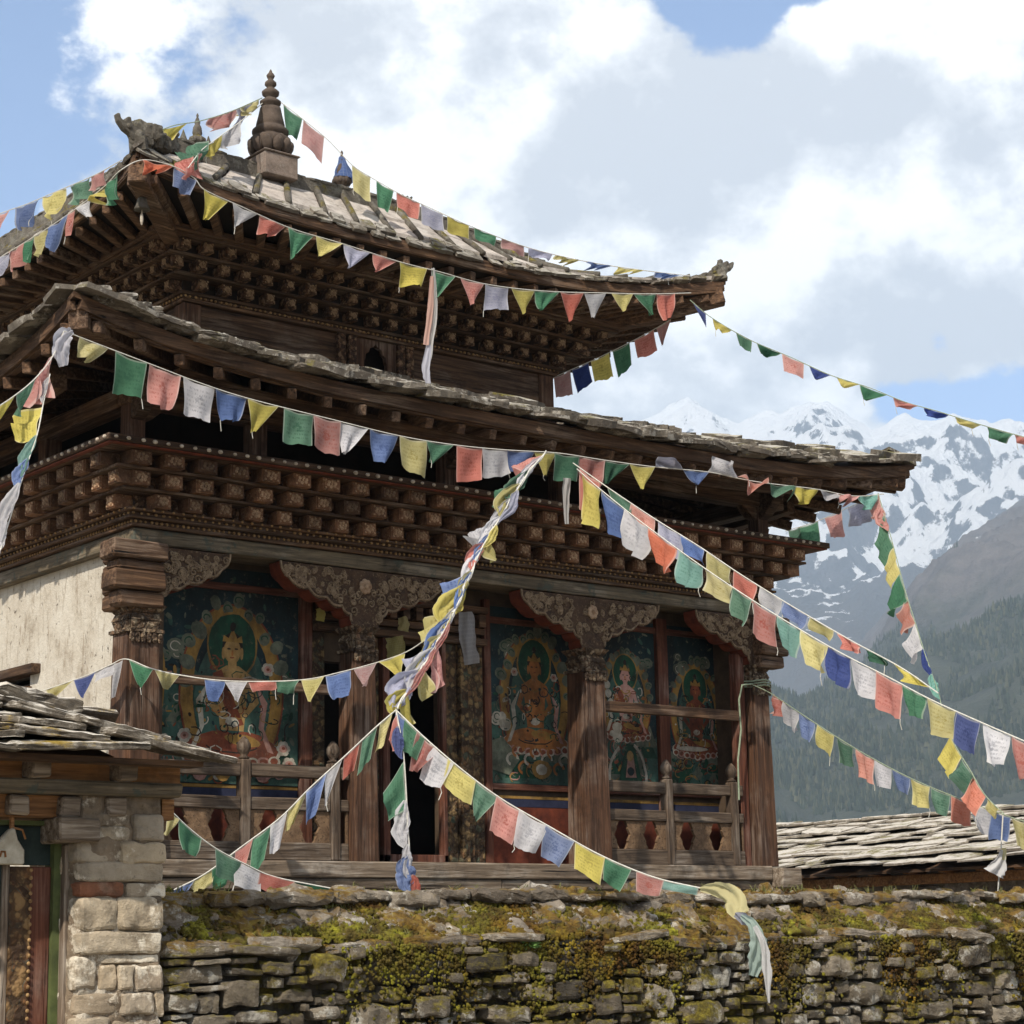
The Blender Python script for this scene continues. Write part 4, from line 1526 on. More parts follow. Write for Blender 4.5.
for k in range(4):
    for (t, dz, w, h) in ((.010, -.075, .05, .085), (.030, -.130, .06, .026)):
        mb = MB()
        mb.sweep(upper.edge(k, t, dz, .003, .997, 32), w, h, 0, .004)
        mb.build('fascia', WX if k % 2 == 0 else WY, uroof)


class Soffit(Roof):
    """shallow rafter plane under the upper eaves"""
    pass


sof = Soffit(0.0, 7.38, 0.0, 7.38, UX0 - .25, UX1 + .25, UY0 - .25, UY1 + .25, 6.40, 6.46, (.17, .40, .3, .3), 2.6, 1.0, 0.20)
rafters(sof, uroof, 25, -.195, .085, .095, .022, .98)
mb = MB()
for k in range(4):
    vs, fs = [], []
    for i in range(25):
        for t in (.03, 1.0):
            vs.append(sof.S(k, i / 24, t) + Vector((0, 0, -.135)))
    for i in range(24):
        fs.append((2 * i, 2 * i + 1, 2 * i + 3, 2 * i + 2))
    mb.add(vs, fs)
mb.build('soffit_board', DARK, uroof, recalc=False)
for k in range(4):
    a, b = sof.S(k, 0, .02), sof.S(k, 0, 1)
    mb = MB()
    mb.beam(a + Vector((0, 0, -.19)), b + Vector((0, 0, -.24)), .18, .20, jit=.006)
    mb.build('hip_beam', WX, uroof, bevel=.012)
# ridge and hips
def rz(x):
    return rtop(0, (x - .60) / 6.18) + .075 + .14 * max(0, (2.2 - x) / 2.2) ** 2


mb = MB()
for (p0, p1) in (((.45, .58), (6.93, .58)), ((6.78, .75), (6.78, 6.63)), ((6.93, 6.80), (.45, 6.80)), ((.60, 6.63), (.60, .75))):
    pts = []
    for i in range(31):
        x, y = p0[0] + (p1[0] - p0[0]) * i / 30, p0[1] + (p1[1] - p0[1]) * i / 30
        pts.append((x, y, rz(x) - .055 + random.uniform(-.006, .006)))
    mb.sweep(pts, .17, .15, 0, .008)
    for i in range(34):
        t = (i + .5) / 34
        x, y = p0[0] + (p1[0] - p0[0]) * t, p0[1] + (p1[1] - p0[1]) * t
        stone(mb, (x, y, rz(x) + .025), (.22 if p0[1] == p1[1] else .19, .19 if p0[1] == p1[1] else .22, .05), 3, 5, .2)
ridge = mb.build('ridge', RIDGE, uroof)
mb = MB()
for k in range(4):
    pts = [upper.S(k, 0, t) + Vector((0, 0, .07 + .10 * t)) for t in [i / 10 for i in range(11)]]
    mb.sweep(pts, .16, .13, 0, .01)
    for p in pts[1:]:
        stone(mb, p + Vector((0, 0, .06)), (.15, .15, .06), 3, 5, .25)
    mb.build('hip', RIDGE, uroof)
    mb = MB()


def finial(c, k):
    """tiered vase finial rising from an open lotus; c = foot, k = metres per unit"""
    prof = [(15, 0), (17, 2), (15, 4), (16, 8), (19, 14), (20, 19), (17, 20.5), (15, 22), (16, 23), (18, 25.5), (18, 28), (15, 31), (13.5, 32.5), (14.2, 34), (13.3, 38), (11.8, 44), (10.8, 49), (10.2, 52), (6.5, 53),
            (6.5, 54), (10, 56), (10.5, 58.5), (7.5, 61), (5, 62.5), (5.5, 64), (8.2, 66), (8.6, 69), (6, 71.5), (3.6, 73), (4, 74.5), (5.8, 76.5), (5.6, 79), (3.6, 81), (2.4, 82.5), (3.4, 84), (4.2, 86), (3.2, 88), (1.6, 90), (1.5, 91), (.4, 93)]
    mb = MB()
    mb.lathe([(r * k, z * k) for r, z in prof], c, 24)
    o = mb.build('finial', FINIAL, uroof, smooth=True)
    mb = MB()
    for lay, (n, rr, zz, ln, sp) in enumerate(((11, 18.0, 10, 8.2, .35), (11, 15.0, 15.5, 6.5, .15))):
        for i in range(n):
            a = 2 * math.pi * (i + .5 * lay) / n
            rad = Vector((math.cos(a), math.sin(a), 0))
            tan = Vector((-rad.y, rad.x, 0))
            ax = (Vector((0, 0, 1)) + rad * sp).normalized()
            nr = ax.cross(tan)
            vs, fs = [], []
            for p in CUBES[4][0]:
                l = p.length
                q = p / l
                w = 1.0 - .12 * max(0, q.z) ** 2
                vs.append(Vector(c) + (rad * rr + Vector((0, 0, zz))) * k + (tan * q.x * 5.4 * w + nr * q.y * 4.6 + ax * q.z * ln) * k)
            mb.add(vs, CUBES[4][1])
    mb.build('lotus_petal_ring', FINIAL, o, smooth=True)
    return o


FC = Vector((1.76, .56, 7.19))
mb = MB()
mb.box(FC.x - .20, FC.x + .20, FC.y - .22, FC.y + .22, RZ0 - .02, FC.z - .02)
mb.box(FC.x - .22, FC.x + .22, FC.y - .24, FC.y + .24, FC.z - .018, FC.z)
mb.build('finial_pedestal', PED, ridge, bevel=.015)
finial(FC, .0106)
for x, hk in ((2.66, 1.0), (.90, .85)):
    mb = MB()
    prof = [(.035, 0), (.04, .04), (.09, .07), (.10, .105), (.085, .14), (.05, .165), (.06, .20), (.05, .27), (.03, .31), (.036, .335), (.025, .365), (.012, .40), (.016, .425), (.004, .45)]
    base = Vector((x, .57, rz(x) + .02))
    mb.lathe([(r * hk, z * hk) for r, z in prof], base, 14)
    for i in range(8):
        a = i * math.pi / 4
        mb.ball(base + Vector((.085 * math.cos(a), .085 * math.sin(a), .10)) * hk, .027 * hk, (1, 1, 1.5), 6, 5)
    if x < 1:
        for dx in (-.16, .13):
            mb.lathe([(.03, 0), (.05, .04), (.035, .09), (.02, .13), (.004, .18)], base + Vector((dx, 0, -.01)), 10)
    mb.build('small_finial', FINIAL if x > 2 else RIDGE, uroof, smooth=True)
# ridge-end and corner beasts
def beast(p, ang, k, parent):
    out = [(-.30, -.02), (.02, -.06), (.16, .0), (.22, .10), (.34, .16), (.46, .30), (.50, .44), (.43, .46), (.40, .36), (.32, .33), (.28, .42), (.20, .44), (.17, .32), (.08, .30), (.05, .42), (-.04, .45), (-.08, .30), (-.20, .22), (-.30, .14)]
    d = Vector((math.cos(ang), math.sin(ang), 0))
    sd_ = Vector((-d.y, d.x, 0))
    mb = MB()
    o = Vector(p) - sd_ * .075 * k
    mb.prism([(u * k, v * k) for u, v in out], o, d, (0, 0, 1), sd_ * .15 * k)
    for sg in (-1, 1):
        mb.ball(Vector(p) + sd_ * sg * .07 * k + d * .24 * k + Vector((0, 0, .24 * k)), .055 * k, (1, 1, 1), 8, 6)
        mb.ball(Vector(p) + sd_ * sg * .06 * k + d * .02 * k + Vector((0, 0, .12 * k)), .10 * k, (1, 1, 1), 8, 6)
    return mb.build('corner_ornament', RIDGE, parent, bevel=.02)


for k, a, kk in ((0, 180, .50), (1, 0, .42), (2, 0, .42), (3, 180, .42)):
    c = upper.S(k, 0, 0.05) + Vector((0, 0, .09))
    beast(c, R(a), kk, uroof)
beast((3.45, .57, rz(3.45) + .04), 0, .26, uroof)
mb = MB()
c = upper.S(0, 0, .12) + Vector((.02, 0, .10))
for k in range(7):
    stone(mb, c + Vector((.05 * k - .05, random.uniform(-.06, .06), .10 - .015 * k + random.uniform(0, .05))), (.13, .16, random.uniform(.10, .2)), 4, 4, .25)
mb.build('mortar_lump', RIDGE, uroof)

# --- balustrades, cross bar
def balustrade(x0, x1, posts, label):
    b0 = MB()
    b0.box(x0, x1, -.05, .03, 0.004, .17, jit=.004)
    root = b0.build('balustrade', RAILX, temple, bevel=.008)
    tag(root, label)
    xs = [x0] + posts + [x1]
    for a, b_ in zip(xs[:-1], xs[1:]):
        for z0, z1 in ((.775, .895), (.47, .585)):
            mb = MB()
            mb.box(a + (.055 if a in posts else 0), b_ - (.055 if b_ in posts else 0), -.055, .035, z0, z1, jit=.005)
            mb.build('rail', RAILX, root, bevel=.008)
        mb = MB()
        a0, b0_ = a + (.055 if a in posts else 0), b_ - (.055 if b_ in posts else 0)
        n = max(1, round((b0_ - a0) / .40))
        w = (b0_ - a0) / n
        prof = [(.022, .172), (.03, .21), (.022, .235), (.055, .30), (.075, .32), (.055, .34), (.022, .405), (.03, .43), (.022, .468)]
        wide = [(w / 2 - .045, .172), (w / 2 - .055, .185), (w / 2 - .085, .24), (w / 2 - .078, .255), (w / 2 - .118, .32), (w / 2 - .078, .385), (w / 2 - .085, .40), (w / 2 - .055, .455), (w / 2 - .045, .468)]
        wide = [(max(q[0], .022), q[1]) for q in wide]
        for i in range(n + 1):
            cx = a0 + i * w
            Rr = [(cx + q[0], q[1]) for q in wide] if i < n else [(cx, .172), (cx, .468)]
            Ll = [(cx - q[0], q[1]) for q in wide] if i > 0 else [(cx, .172), (cx, .468)]
            mb.prism(Rr + Ll[::-1], (0, -.03, 0), (1, 0, 0), (0, 0, 1), (0, .035, 0))
        mb.build('pierced_panel', PANELP, root)
    for x in posts:
        mb = MB()
        mb.box(x - .052, x + .052, -.07, .045, 0.005, .93)
        po = mb.build('rail_post', RAILZ, root, bevel=.012)
        mb = MB()
        mb.lathe([(.035, 0), (.06, .015), (.03, .035), (.045, .055), (.068, .10), (.065, .14), (.04, .185), (.012, .215)], (x, -.012, .93), 12)
        mb.build('bulb', RAILZ, po, smooth=True)
    return root


balustrade(0.22, 2.30, [1.14, 2.14], 'weathered balustrade with cut-out panels in the left bay')
balustrade(5.63, 7.66, [6.52, 7.52], 'weathered balustrade with six-sided openings in the right bay')
mb = MB()
mb.box(5.62, 7.66, -.045, .03, 1.63, 1.74, jit=.006)
mb.build('cross_bar', WX, temple, bevel=.008)
mb = MB()
mb.box(0.2, 2.30, .0, .05, 1.60, 1.69, jit=.006)
mb.build('cross_bar', WX, temple, bevel=.008)

# ------------------------------------------------------------------ boundary wall
random.seed(23)
wall = empty('boundary_wall', (3.0, -5.7, -2.4), 'rough dry-stone wall with a mossy sloping top in front of the temple', 'stone wall')
WX0, WX1, WYF = -3.10, 14.0, -5.99
mb = MB()
mb.box(WX0, WX1, WYF + .09, -5.25, -2.4, -.80)
mb.prism([(WYF + .12, -.80), (-5.25, -.80), (-5.25, -.52), (-5.48, -.52), (-5.62, -.54)], (WX0, 0, 0), (0, 1, 0), (0, 0, 1), (WX1 - WX0, 0, 0))
mb.build('wall_core', RUBBLE, wall)
mb = MB()
placed = []


def fits(x, z, w, h, g=.006):
    for (a, b, c, d) in placed:
        if abs(x - a) < (w + c) / 2 + g and abs(z - b) < (h + d) / 2 + g:
            return False
    return True


def lay(x, z, w, h, n):
    placed.append((x, z, w, h))
    stone(mb, (x, WYF + .10 + random.uniform(-.035, .03), z), (w * 1.02, random.uniform(.24, .34), h * 1.04), n, random.choice((6, 9, 14)), random.uniform(.14, .26),
          rot=Matrix.Rotation(random.gauss(0, .05), 3, 'Y') @ Matrix.Rotation(random.uniform(-.12, .12), 3, 'Z'))


# coursed stretch beside the gatehouse, as laid
for (x0, x1, y0, y1) in ((163, 226, 946, 958), (226, 300, 945, 956), (163, 190, 959, 966), (191, 228, 959, 965), (230, 258, 957, 964), (163, 222, 966, 984), (228, 262, 968, 976), (262, 290, 962, 975), (164, 184, 985, 991),
                         (188, 236, 985, 992), (166, 194, 994, 1012), (197, 218, 994, 1013), (222, 256, 980, 1008), (166, 190, 1014, 1020), (192, 232, 1015, 1026), (236, 275, 1010, 1024), (162, 186, 1022, 1040)):
    a, b = onY(x0, y1, WYF), onY(x1, y0, WYF)
    lay((a.x + b.x) / 2, (a.z + b.z) / 2, b.x - a.x, b.z - a.z, 6)
# large stones seen in the face
for (x0, x1, y0, y1) in ((370, 436, 948, 985), (308, 340, 955, 982), (556, 610, 955, 975), (848, 880, 982, 1003), (878, 906, 986, 1004), (905, 950, 1000, 1018), (955, 985, 945, 965), (680, 716, 1000, 1024), (640, 672, 985, 1010)):
    a, b = onY(x0, y1, WYF), onY(x1, y0, WYF)
    lay((a.x + b.x) / 2, (a.z + b.z) / 2, b.x - a.x, b.z - a.z, 6)
for (tries, wr, hr) in ((140, (.20, .36), (.09, .15)), (1500, (.12, .25), (.05, .11)), (7000, (.07, .15), (.04, .08)), (9000, (.04, .08), (.025, .05))):
    for _ in range(tries):
        w, h = random.uniform(*wr), random.uniform(*hr)
        x, z = random.uniform(WX0 + .1, 6.2), random.uniform(-1.72, -.84)
        if z + h / 2 < -.815 and fits(x, z, w, h):
            lay(x, z, w, h, 6 if w > .2 else (4 if w > .1 else 3))
for k in range(130):
    x = WX0 + .3 + (k % 33) * .5
    stone(mb, (x + random.uniform(-.1, .1), WYF + .11, -2.3 + (k // 33) * .17), (.48, .28, .16), 3, 6, .15)
for k in range(96):
    x = 6.5 + (k % 16) * .47
    stone(mb, (x, WYF + .11, -1.65 + (k // 16) * .155), (.45, .28, .14), 3, 6, .15)
mb.build('masonry', WALLST, wall)
# ledge slabs, tumbled rubble of the slope, top slabs
mb = MB()
x = WX0
while x < 9:
    w = random.uniform(.16, .70)
    if random.random() < .85 or x < -1.2:
        stone(mb, (x + w / 2, WYF + .09 + random.uniform(-.03, .06), -.79 + random.uniform(-.035, .03)), (w * .99, .34, random.uniform(.045, .085)), 6, 6, .30, rot=Matrix.Rotation(random.gauss(0, .05), 3, 'Y'))
    x += w * .97
x = WX0 + .1
while x < 9:
    w = random.uniform(.14, .55)
    stone(mb, (x + w / 2, -5.55 + random.uniform(-.05, .05), -.495 + random.uniform(-.03, .012)), (w, .40, random.uniform(.05, .10)), 6, 5, .30, rot=Matrix.Rotation(random.gauss(0, .04), 3, 'Y'))
    x += w * .95
for k in range(1500):
    x = random.uniform(WX0, 8)
    y0_ = random.random()
    y = WYF + .10 + y0_ * .40
    zz = -.775 + y0_ * .26
    s_ = random.choice((.03, .04, .06, .09, .13, .20))
    stone(mb, (x, y, zz), (s_ * random.uniform(1, 1.9), s_ * random.uniform(.9, 1.4), s_ * random.uniform(.4, .8)), 3 if s_ < .07 else (4 if s_ < .12 else 6), 4.5, .30,
          rot=Matrix.Rotation(random.uniform(-.3, .3), 3, 'Y') @ Matrix.Rotation(random.uniform(0, .9), 3, 'X'))
mb.build('coping', COPST, wall)
# moss: many small tufts grown together in carpets and hanging cushions
mb = MB()


def tuft(p, r, nrm):
    a = Vector(nrm).normalized()
    b = a.orthogonal().normalized()
    c = a.cross(b)
    vs, n = [], 6
    ph = random.uniform(0, 6)
    for j, (rr, hh) in enumerate(((1.0, -.2), (.85, .35), (.4, .72))):
        for i in range(n):
            t = 2 * math.pi * i / n + ph + .5 * j
            q = rr * r * random.uniform(.65, 1.25)
            vs.append(Vector(p) + b * (q * math.cos(t)) + c * (q * math.sin(t)) + a * (hh * r * random.uniform(.6, 1.2)))
    vs.append(Vector(p) + a * r * .8)
    fs = []
    for j in range(2):
        for i in range(n):
            fs.append((j * n + i, j * n + (i + 1) % n, (j + 1) * n + (i + 1) % n, (j + 1) * n + i))
    fs += [(2 * n + i, 2 * n + (i + 1) % n, 3 * n) for i in range(n)]
    mb.add(vs, fs)


for _ in range(120):
    cx, t0 = random.uniform(WX0 + .3, 7.5), random.random() ** 1.4
    sx, st = random.uniform(.06, .26), random.uniform(.05, .16)
    for j in range(int(90 + 420 * sx)):
        x, t = cx + random.gauss(0, sx), min(max(t0 + random.gauss(0, st), -.02), 1.0)
        y = WYF + .03 + t * .43
        zz = -.775 + t * .285 + .02 * mnoise.noise(Vector((x * 5, y * 5, 0)))
        tuft((x, y - .01, zz + random.uniform(.0, .035)), random.uniform(.008, .022), (random.gauss(0, .3), -.6, .8))
for _ in range(230):
    t = random.random()
    x = random.uniform(WX0 + .3, 7.5)
    stone(mb, (x, WYF + .05 + t * .44, -.772 + t * .285), (random.uniform(.08, .26), random.uniform(.08, .16), random.uniform(.035, .085)), 4, 2.6, .35, rot=Matrix.Rotation(random.uniform(0, .6), 3, 'X'))
hang = [(random.uniform(-1.9, 6.5), random.uniform(.10, .55)) for _ in range(62)]
for cx, dep in hang:
    for j in range(int(60 + 280 * dep)):
        dz = abs(random.gauss(0, dep * .5))
        x = cx + random.gauss(0, .05 + .10 * dep) + .05 * math.sin(dz * 9 + cx)
        tuft((x, WYF - .035 + .03 * random.random() - .02, -.80 - dz), random.uniform(.006, .017), (random.gauss(0, .4), -1, .3))
tag(mb.build('moss', MOSS, wall, smooth=True), kind='stuff')
mb = MB()
for k in range(150):
    x = random.uniform(WX0 + .2, 7)
    t = random.choice((random.uniform(.2, 1.0), 1.0, 0))
    b0 = Vector((x, WYF + .05 + t * .42, -.765 + t * .285 + .02))
    for j in range(random.randint(4, 9)):
        d = Vector((random.gauss(0, .03), random.gauss(-.015, .03), random.uniform(.03, .09)))
        p0 = b0 + Vector((random.gauss(0, .02), random.gauss(0, .01), 0))
        sd_ = Vector((.0035, 0, 0))
        mb.add([p0 - sd_, p0 + sd_, p0 + d * .6 + sd_ * .7, p0 + d * .6 - sd_ * .7, p0 + d + Vector((d.x, d.y, -.02))], [(0, 1, 2, 3), (3, 2, 4)])
tag(mb.build('grass', plain('dry_grass_blade', (0.10, 0.11, 0.03), (0.26, 0.24, 0.09), 20), wall, recalc=False), kind='stuff')
# small fern tuft rooted in the wall
fern = MB()
fc = onY(528, 945, WYF - .03)
for k in range(22):
    a = random.uniform(0, 6.28)
    d = Vector((math.cos(a) * .09, -abs(math.sin(a)) * .06 - .02, random.uniform(-.04, .07)))
    p0, p1 = fc, fc + d
    s_ = Vector((-d.z, 0, d.x)).normalized() * .010
    fern.add([p0, p0 + d * .5 + s_, p1, p0 + d * .5 - s_ + Vector((0, -.01, 0))], [(0, 1, 2, 3)])
tag(fern.build('fern', plain('fern_leaf', (0.06, 0.13, 0.03), (0.14, 0.24, 0.06), 20), None, recalc=False), 'small bright green fern tuft growing from the stone wall face', 'plant')

# ------------------------------------------------------------------ gatehouse at the left
gate = empty('gatehouse', (-3.9, -5.9, -2.4), 'small stone gatehouse with thick slate slabs and a painted timber doorway', 'gatehouse')
YF = -6.06


def pxst(mb, x0, x1, y0, y1, depth=.30, Y=YF, n=6, rnd=7, amp=.09, out=0.0):
    a, b = onY(x0, y1, Y), onY(x1, y0, Y)
    stone(mb, ((a.x + b.x) / 2, Y + depth / 2 - out, (a.z + b.z) / 2), (abs(b.x - a.x), depth, abs(b.z - a.z)), n, rnd, amp)


mb = MB()
for q in ((100, 132, 813, 826), (99, 133, 826, 841), (132, 166, 815, 841), (77, 121, 841, 863), (120, 166, 842, 864), (79, 166, 862, 882), (127, 168, 883, 898),
          (76, 118, 896, 931), (116, 164, 897, 930), (77, 163, 931, 955), (100, 162, 954, 964), (74, 100, 955, 991), (100, 118, 964, 991), (118, 134, 965, 990), (133, 164, 964, 992),
          (76, 120, 992, 1016), (120, 155, 992, 1016), (155, 166, 990, 1018), (74, 112, 1017, 1040), (112, 164, 1018, 1042), (74, 164, 1042, 1080), (74, 120, 1080, 1120), (120, 164, 1080, 1120)):
    pxst(mb, *q, n=9, rnd=9, amp=.10, out=random.uniform(-.015, .02))
for k in range(14):
    z = 0.10 - k * .17
    stone(mb, (-3.60, -5.72 + random.uniform(-.02, .02), z - .09), (.18, .42, random.uniform(.13, .165)), 6, 7, .1)
pier = mb.build('stone_pier', PIERST, gate)
mb = MB()
pxst(mb, 78, 127, 881, 898, n=6, amp=.06)
mb.build('red_brick', BRICK, pier)
mb = MB()
mb.box(-3.63, -3.10, YF + .06, -5.45, -2.4, .10)
nx_, nz_ = 44, 190
vs = []
for i in range(nx_ + 1):
    for j in range(nz_ + 1):
        x, z = -3.66 + .57 * i / nx_, .10 - 2.5 * j / nz_
        e = max(0, abs(i / nx_ - .5) - .44) * 1.2
        vs.append((x, YF + .022 + e + .034 * mnoise.noise(Vector((x * 5, z * 6, 1))) + .020 * mnoise.noise(Vector((x * 16, z * 18, 5))), z))
mb.add(vs, [(i * (nz_ + 1) + j, (i + 1) * (nz_ + 1) + j, (i + 1) * (nz_ + 1) + j + 1, i * (nz_ + 1) + j + 1) for i in range(nx_) for j in range(nz_)])
mb.build('mortar', MORTAR, pier)
mb = MB()
mb.box(-5.6, -4.95, YF + .045, -5.45, -2.4, .10)
for k in range(14):
    for j in range(2):
        stone(mb, (-5.43 + j * .33, YF + .1, .02 - k * .17), (.31, .25, .16), 4, 7, .1)
mb.build('stone_pier', PIERST, gate)
# timber courses over the door
mb = MB()
mb.box(-5.7, -3.02, -6.10, -5.5, .045, .125, jit=.006)
mb.build('lintel_beam', PX, gate, bevel=.012)
mb = MB()
mb.box(-5.7, -3.00, -6.03, -5.5, .127, .25)
mb.box(-5.7, -3.02, -6.00, -5.5, -.075, .043)
mb.build('panel_board', OX, gate)
for nm, z0, z1, yo, xs in (('beam_end', .13, .245, -6.16, (-4.55, -3.93, -3.40)), ('beam_end', -.07, .04, -6.07, (-4.30, -4.01, -3.70, -3.42))):
    for x in xs:
        mb = MB()
        mb.box(x - .06, x + .06, yo, -5.9, z0, z1, jit=.006)
        mb.build(nm, GX, gate, bevel=.012)
mb = MB()
a, b = onY(58, 842, -6.08), onY(100, 816, -6.08)
mb.box(a.x, b.x, -6.10, -5.8, a.z, -.078, jit=.006)
mb.build('beam_end', GX, gate, bevel=.012)
# doorway
YD = -5.86


def gx(px):
    return onY(px, 900, YD).x


mb = MB()
for p0, p1, d in ((56, 74, .10), (0, 7, .03)):
    mb.box(gx(p0), gx(p1), YD - d, YD + .06, -2.4, -.22)
dr = mb.build('door_frame', GZ, gate, bevel=.006)
mb = MB()
mb.box(gx(49), gx(56), YD - .05, YD + .06, -2.4, -.09)
mb.box(-5.0, gx(49), YD - .05, YD + .06, -.115, -.09)
mb.build('green_strip', plain('green_frame_paint', (0.04, 0.05, 0.018), (0.10, 0.12, 0.04), 9), dr)
mb = MB()
mb.box(gx(28), gx(49), YD - .02, YD + .05, -2.4, -.34)
mb.build('door_post', RZ, dr, bevel=.006)
mb = MB()
mb.box(gx(7), gx(28), YD - .03, YD + .05, -2.4, -.34)
mb.build('carved_jamb', carved('gate_jamb_paint', (0.04, 0.022, 0.012), (0.14, 0.065, 0.026), (0.30, 0.20, 0.09), (0.05, 0.075, 0.06), 14, 0.9), dr)
mb = MB()
zt = -.36
for k in range(50):
    for px in (27.5,):
        mb.ball((gx(px), YD - .035, zt - k * .042), .012, (1, .6, 1), 6, 4)
mb.build('stud_row', GILT, dr, smooth=True)
mb = MB()
mb.box(-5.0, gx(49), YD + .0, YD + .05, -.33, -.118)
mb.box(-4.95, gx(0) - .002, YD - .01, YD + .04, -2.4, -.335)
mb.build('door_board', plain('dark_green_door_paint', (0.008, 0.014, 0.012), (0.03, 0.045, 0.04), 7), dr)
# pouch and tag hanging in the doorway
mb = MB()
c = onY(10, 846, YD - .09)
pts = [(-.10, -.10), (.092, -.10), (.09, -.02), (.05, .035), (.03, .10), (.01, .10), (-.03, .06), (-.09, .0)]
mb.prism(pts, c, (1, 0, 0), (0, 0, 1), (0, .05, 0))
po = mb.build('hanging_pouch', plain('dirty_canvas', (0.30, 0.26, 0.19), (0.50, 0.45, 0.36), 14), None, bevel=.015)
tag(po, 'small dirty white cloth pouch hanging under the gatehouse lintel', 'pouch')
mb = MB()
mb.tube([c + Vector((.02, .025, .09)), c + Vector((.018, .025, .16)), c + Vector((.015, .03, .26))], .014, 6)
mb.tube([c + Vector((.03, .02, .10)), c + Vector((.08, .02, .09)), c + Vector((.10, .02, .04))], .006, 5)
mb.build('strap', OX, po)
mb = MB()
mb.tube([c + Vector((-.06, -.004, -.06)), c + Vector((-.05, -.004, -.03)), c + Vector((-.03, -.004, -.03)), c + Vector((-.025, -.004, -.06))], .006, 5)
mb.build('print_mark', MP[OR], po)

# roof of big slabs
random.seed(5)
mb = MB()
mb.prism([(-6.36, .235), (-5.62, .46), (-4.90, .235)], (-5.9, 0, 0), (0, 1, 0), (0, 0, 1), (2.30, 0, 0))
mb.box(-5.9, -3.03, -6.34, -6.20, .205, .234)
groof = mb.build('roof', WX, gate)
mb = MB()


def slab(x0, x1, y, z, l, th, tx, ty, tz=0.0, seed=0):
    c = Vector(((x0 + x1) / 2, y + l / 2, z + l / 2 * math.sin(tx)))
    rt = Matrix.Rotation(tx, 3, 'X') @ Matrix.Rotation(ty, 3, 'Y') @ Matrix.Rotation(tz, 3, 'Z')
    stone(mb, c, (x1 - x0, l, th), 9, 22, .34, rot=rt)


rows = [(-6.50, .270, -2.88), (-6.40, .335, -3.06), (-6.28, .40, -3.22), (-6.14, .465, -3.42), (-5.98, .515, -3.52)]
for ri, (y, z, xe) in enumerate(rows):
    x = xe
    first = True
    while x > -5.9:
        w = random.uniform(.36, .80)
        slab(x - w, x + .02, y + random.uniform(-.05, .04), z + random.uniform(-.012, .012), random.uniform(.42, .55), random.uniform(.030, .046), R(random.uniform(4, 9)), R(9 if first else random.uniform(-3, 5)), R(random.uniform(-7, 7)))
        first = False
        x -= w * .95
slab(-4.06, -3.52, -5.85, .60, .4, .075, R(6), R(8))
slab(-4.75, -4.02, -5.86, .52, .4, .05, R(6), R(-3))
for y in (-5.45, -5.2, -4.95):
    x = -3.2
    while x > -5.9:
        stone(mb, (x - .3, y, .47 - (y + 5.45) * .50), (.62, .5, .05), 4, 9, .3, rot=Matrix.Rotation(R(-26), 3, 'X'))
        x -= .56
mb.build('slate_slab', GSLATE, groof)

# ------------------------------------------------------------------ outbuilding on the right
random.seed(9)
ob = empty('outbuilding', (16.4, 5.0, -2.4), 'low outbuilding with a pale loose-slate roof right of the temple', 'outbuilding')
mb = MB()
for x0, x1, y0, y1 in ((14.75, 15.1, -2, 14), (19.5, 19.8, -2, 14)):
    mb.box(x0, x1, y0, y1, -2.4, .08)
mb.box(15.1, 19.5, -2, -1.7, -2.4, .08)
mb.box(15.1, 19.5, 13.7, 14, -2.4, .08)
for k in range(150):
    stone(mb, (14.75, random.uniform(-2, 14), random.uniform(-1.0, .04)), (.15, random.uniform(.2, .5), random.uniform(.08, .16)), 3, 6, .12)
mb.build('wall', PLINTH, ob)
mb = MB()
mb.box(14.50, 14.74, -2.2, 14.2, -.06, .08, 0)
for k in range(24):
    y = -2 + k * .66
    mb.box(14.35, 14.74, y, y + .13, .085, .16)
mb.build('eave_beam', OX, ob, bevel=.01)
EX, EZ, RXX, RZZ = 14.15, 0.16, 17.2, 1.03
sl = (RZZ - EZ) / (RXX - EX)
mb = MB()
mb.prism([(EX + .05, EZ - .02), (RXX, RZZ - .03), (20.2, EZ - .02), (20.2, EZ - .06), (RXX, RZZ - .08), (EX + .05, EZ - .06)], (0, -2.3, 0), (1, 0, 0), (0, 0, 1), (0, 16.6, 0))
rf = mb.build('roof', WY, ob)
mb = MB()
du, dv, nn = Vector((0, -1, 0)), Vector((1, 0, sl)).normalized(), Vector((-sl, 0, 1)).normalized()
LL = math.hypot(RXX - EX, RZZ - EZ)
row = 0
t = -.06
while t < LL - .05:
    y = 14.4 + random.uniform(0, .3)
    while y > -2.4:
        w = random.uniform(.35, .95)
        p = Vector((EX, y - w / 2, EZ)) + dv * (t + random.uniform(-.05, .05)) + nn * (.012 + random.uniform(0, .02))
        slate(mb, p, du, dv, nn, w * 1.05, random.uniform(.55, .85), random.uniform(.018, .034), .36, .045, 0, random.uniform(.035, .10))
        y -= w
    t += .36
    row += 1
y = 14.3
while y > -2.4:
    w = random.uniform(.4, .8)
    stone(mb, (RXX, y - w / 2, RZZ + .07 + random.uniform(0, .02)), (.5, w, .06), 4, 7, .2)
    y -= w * .95
for k in range(40):
    slate(mb, Vector((20.1 - (k % 4) * .75, 13.5 - (k // 4) * 1.55, .19 + (k % 4) * .21)), Vector((0, 1, 0)), Vector((-1, 0, sl)).normalized(), Vector((sl, 0, 1)).normalized(), 1.5, .85, .05, .08)
mb.build('slate_covering', SLATEP, rf)

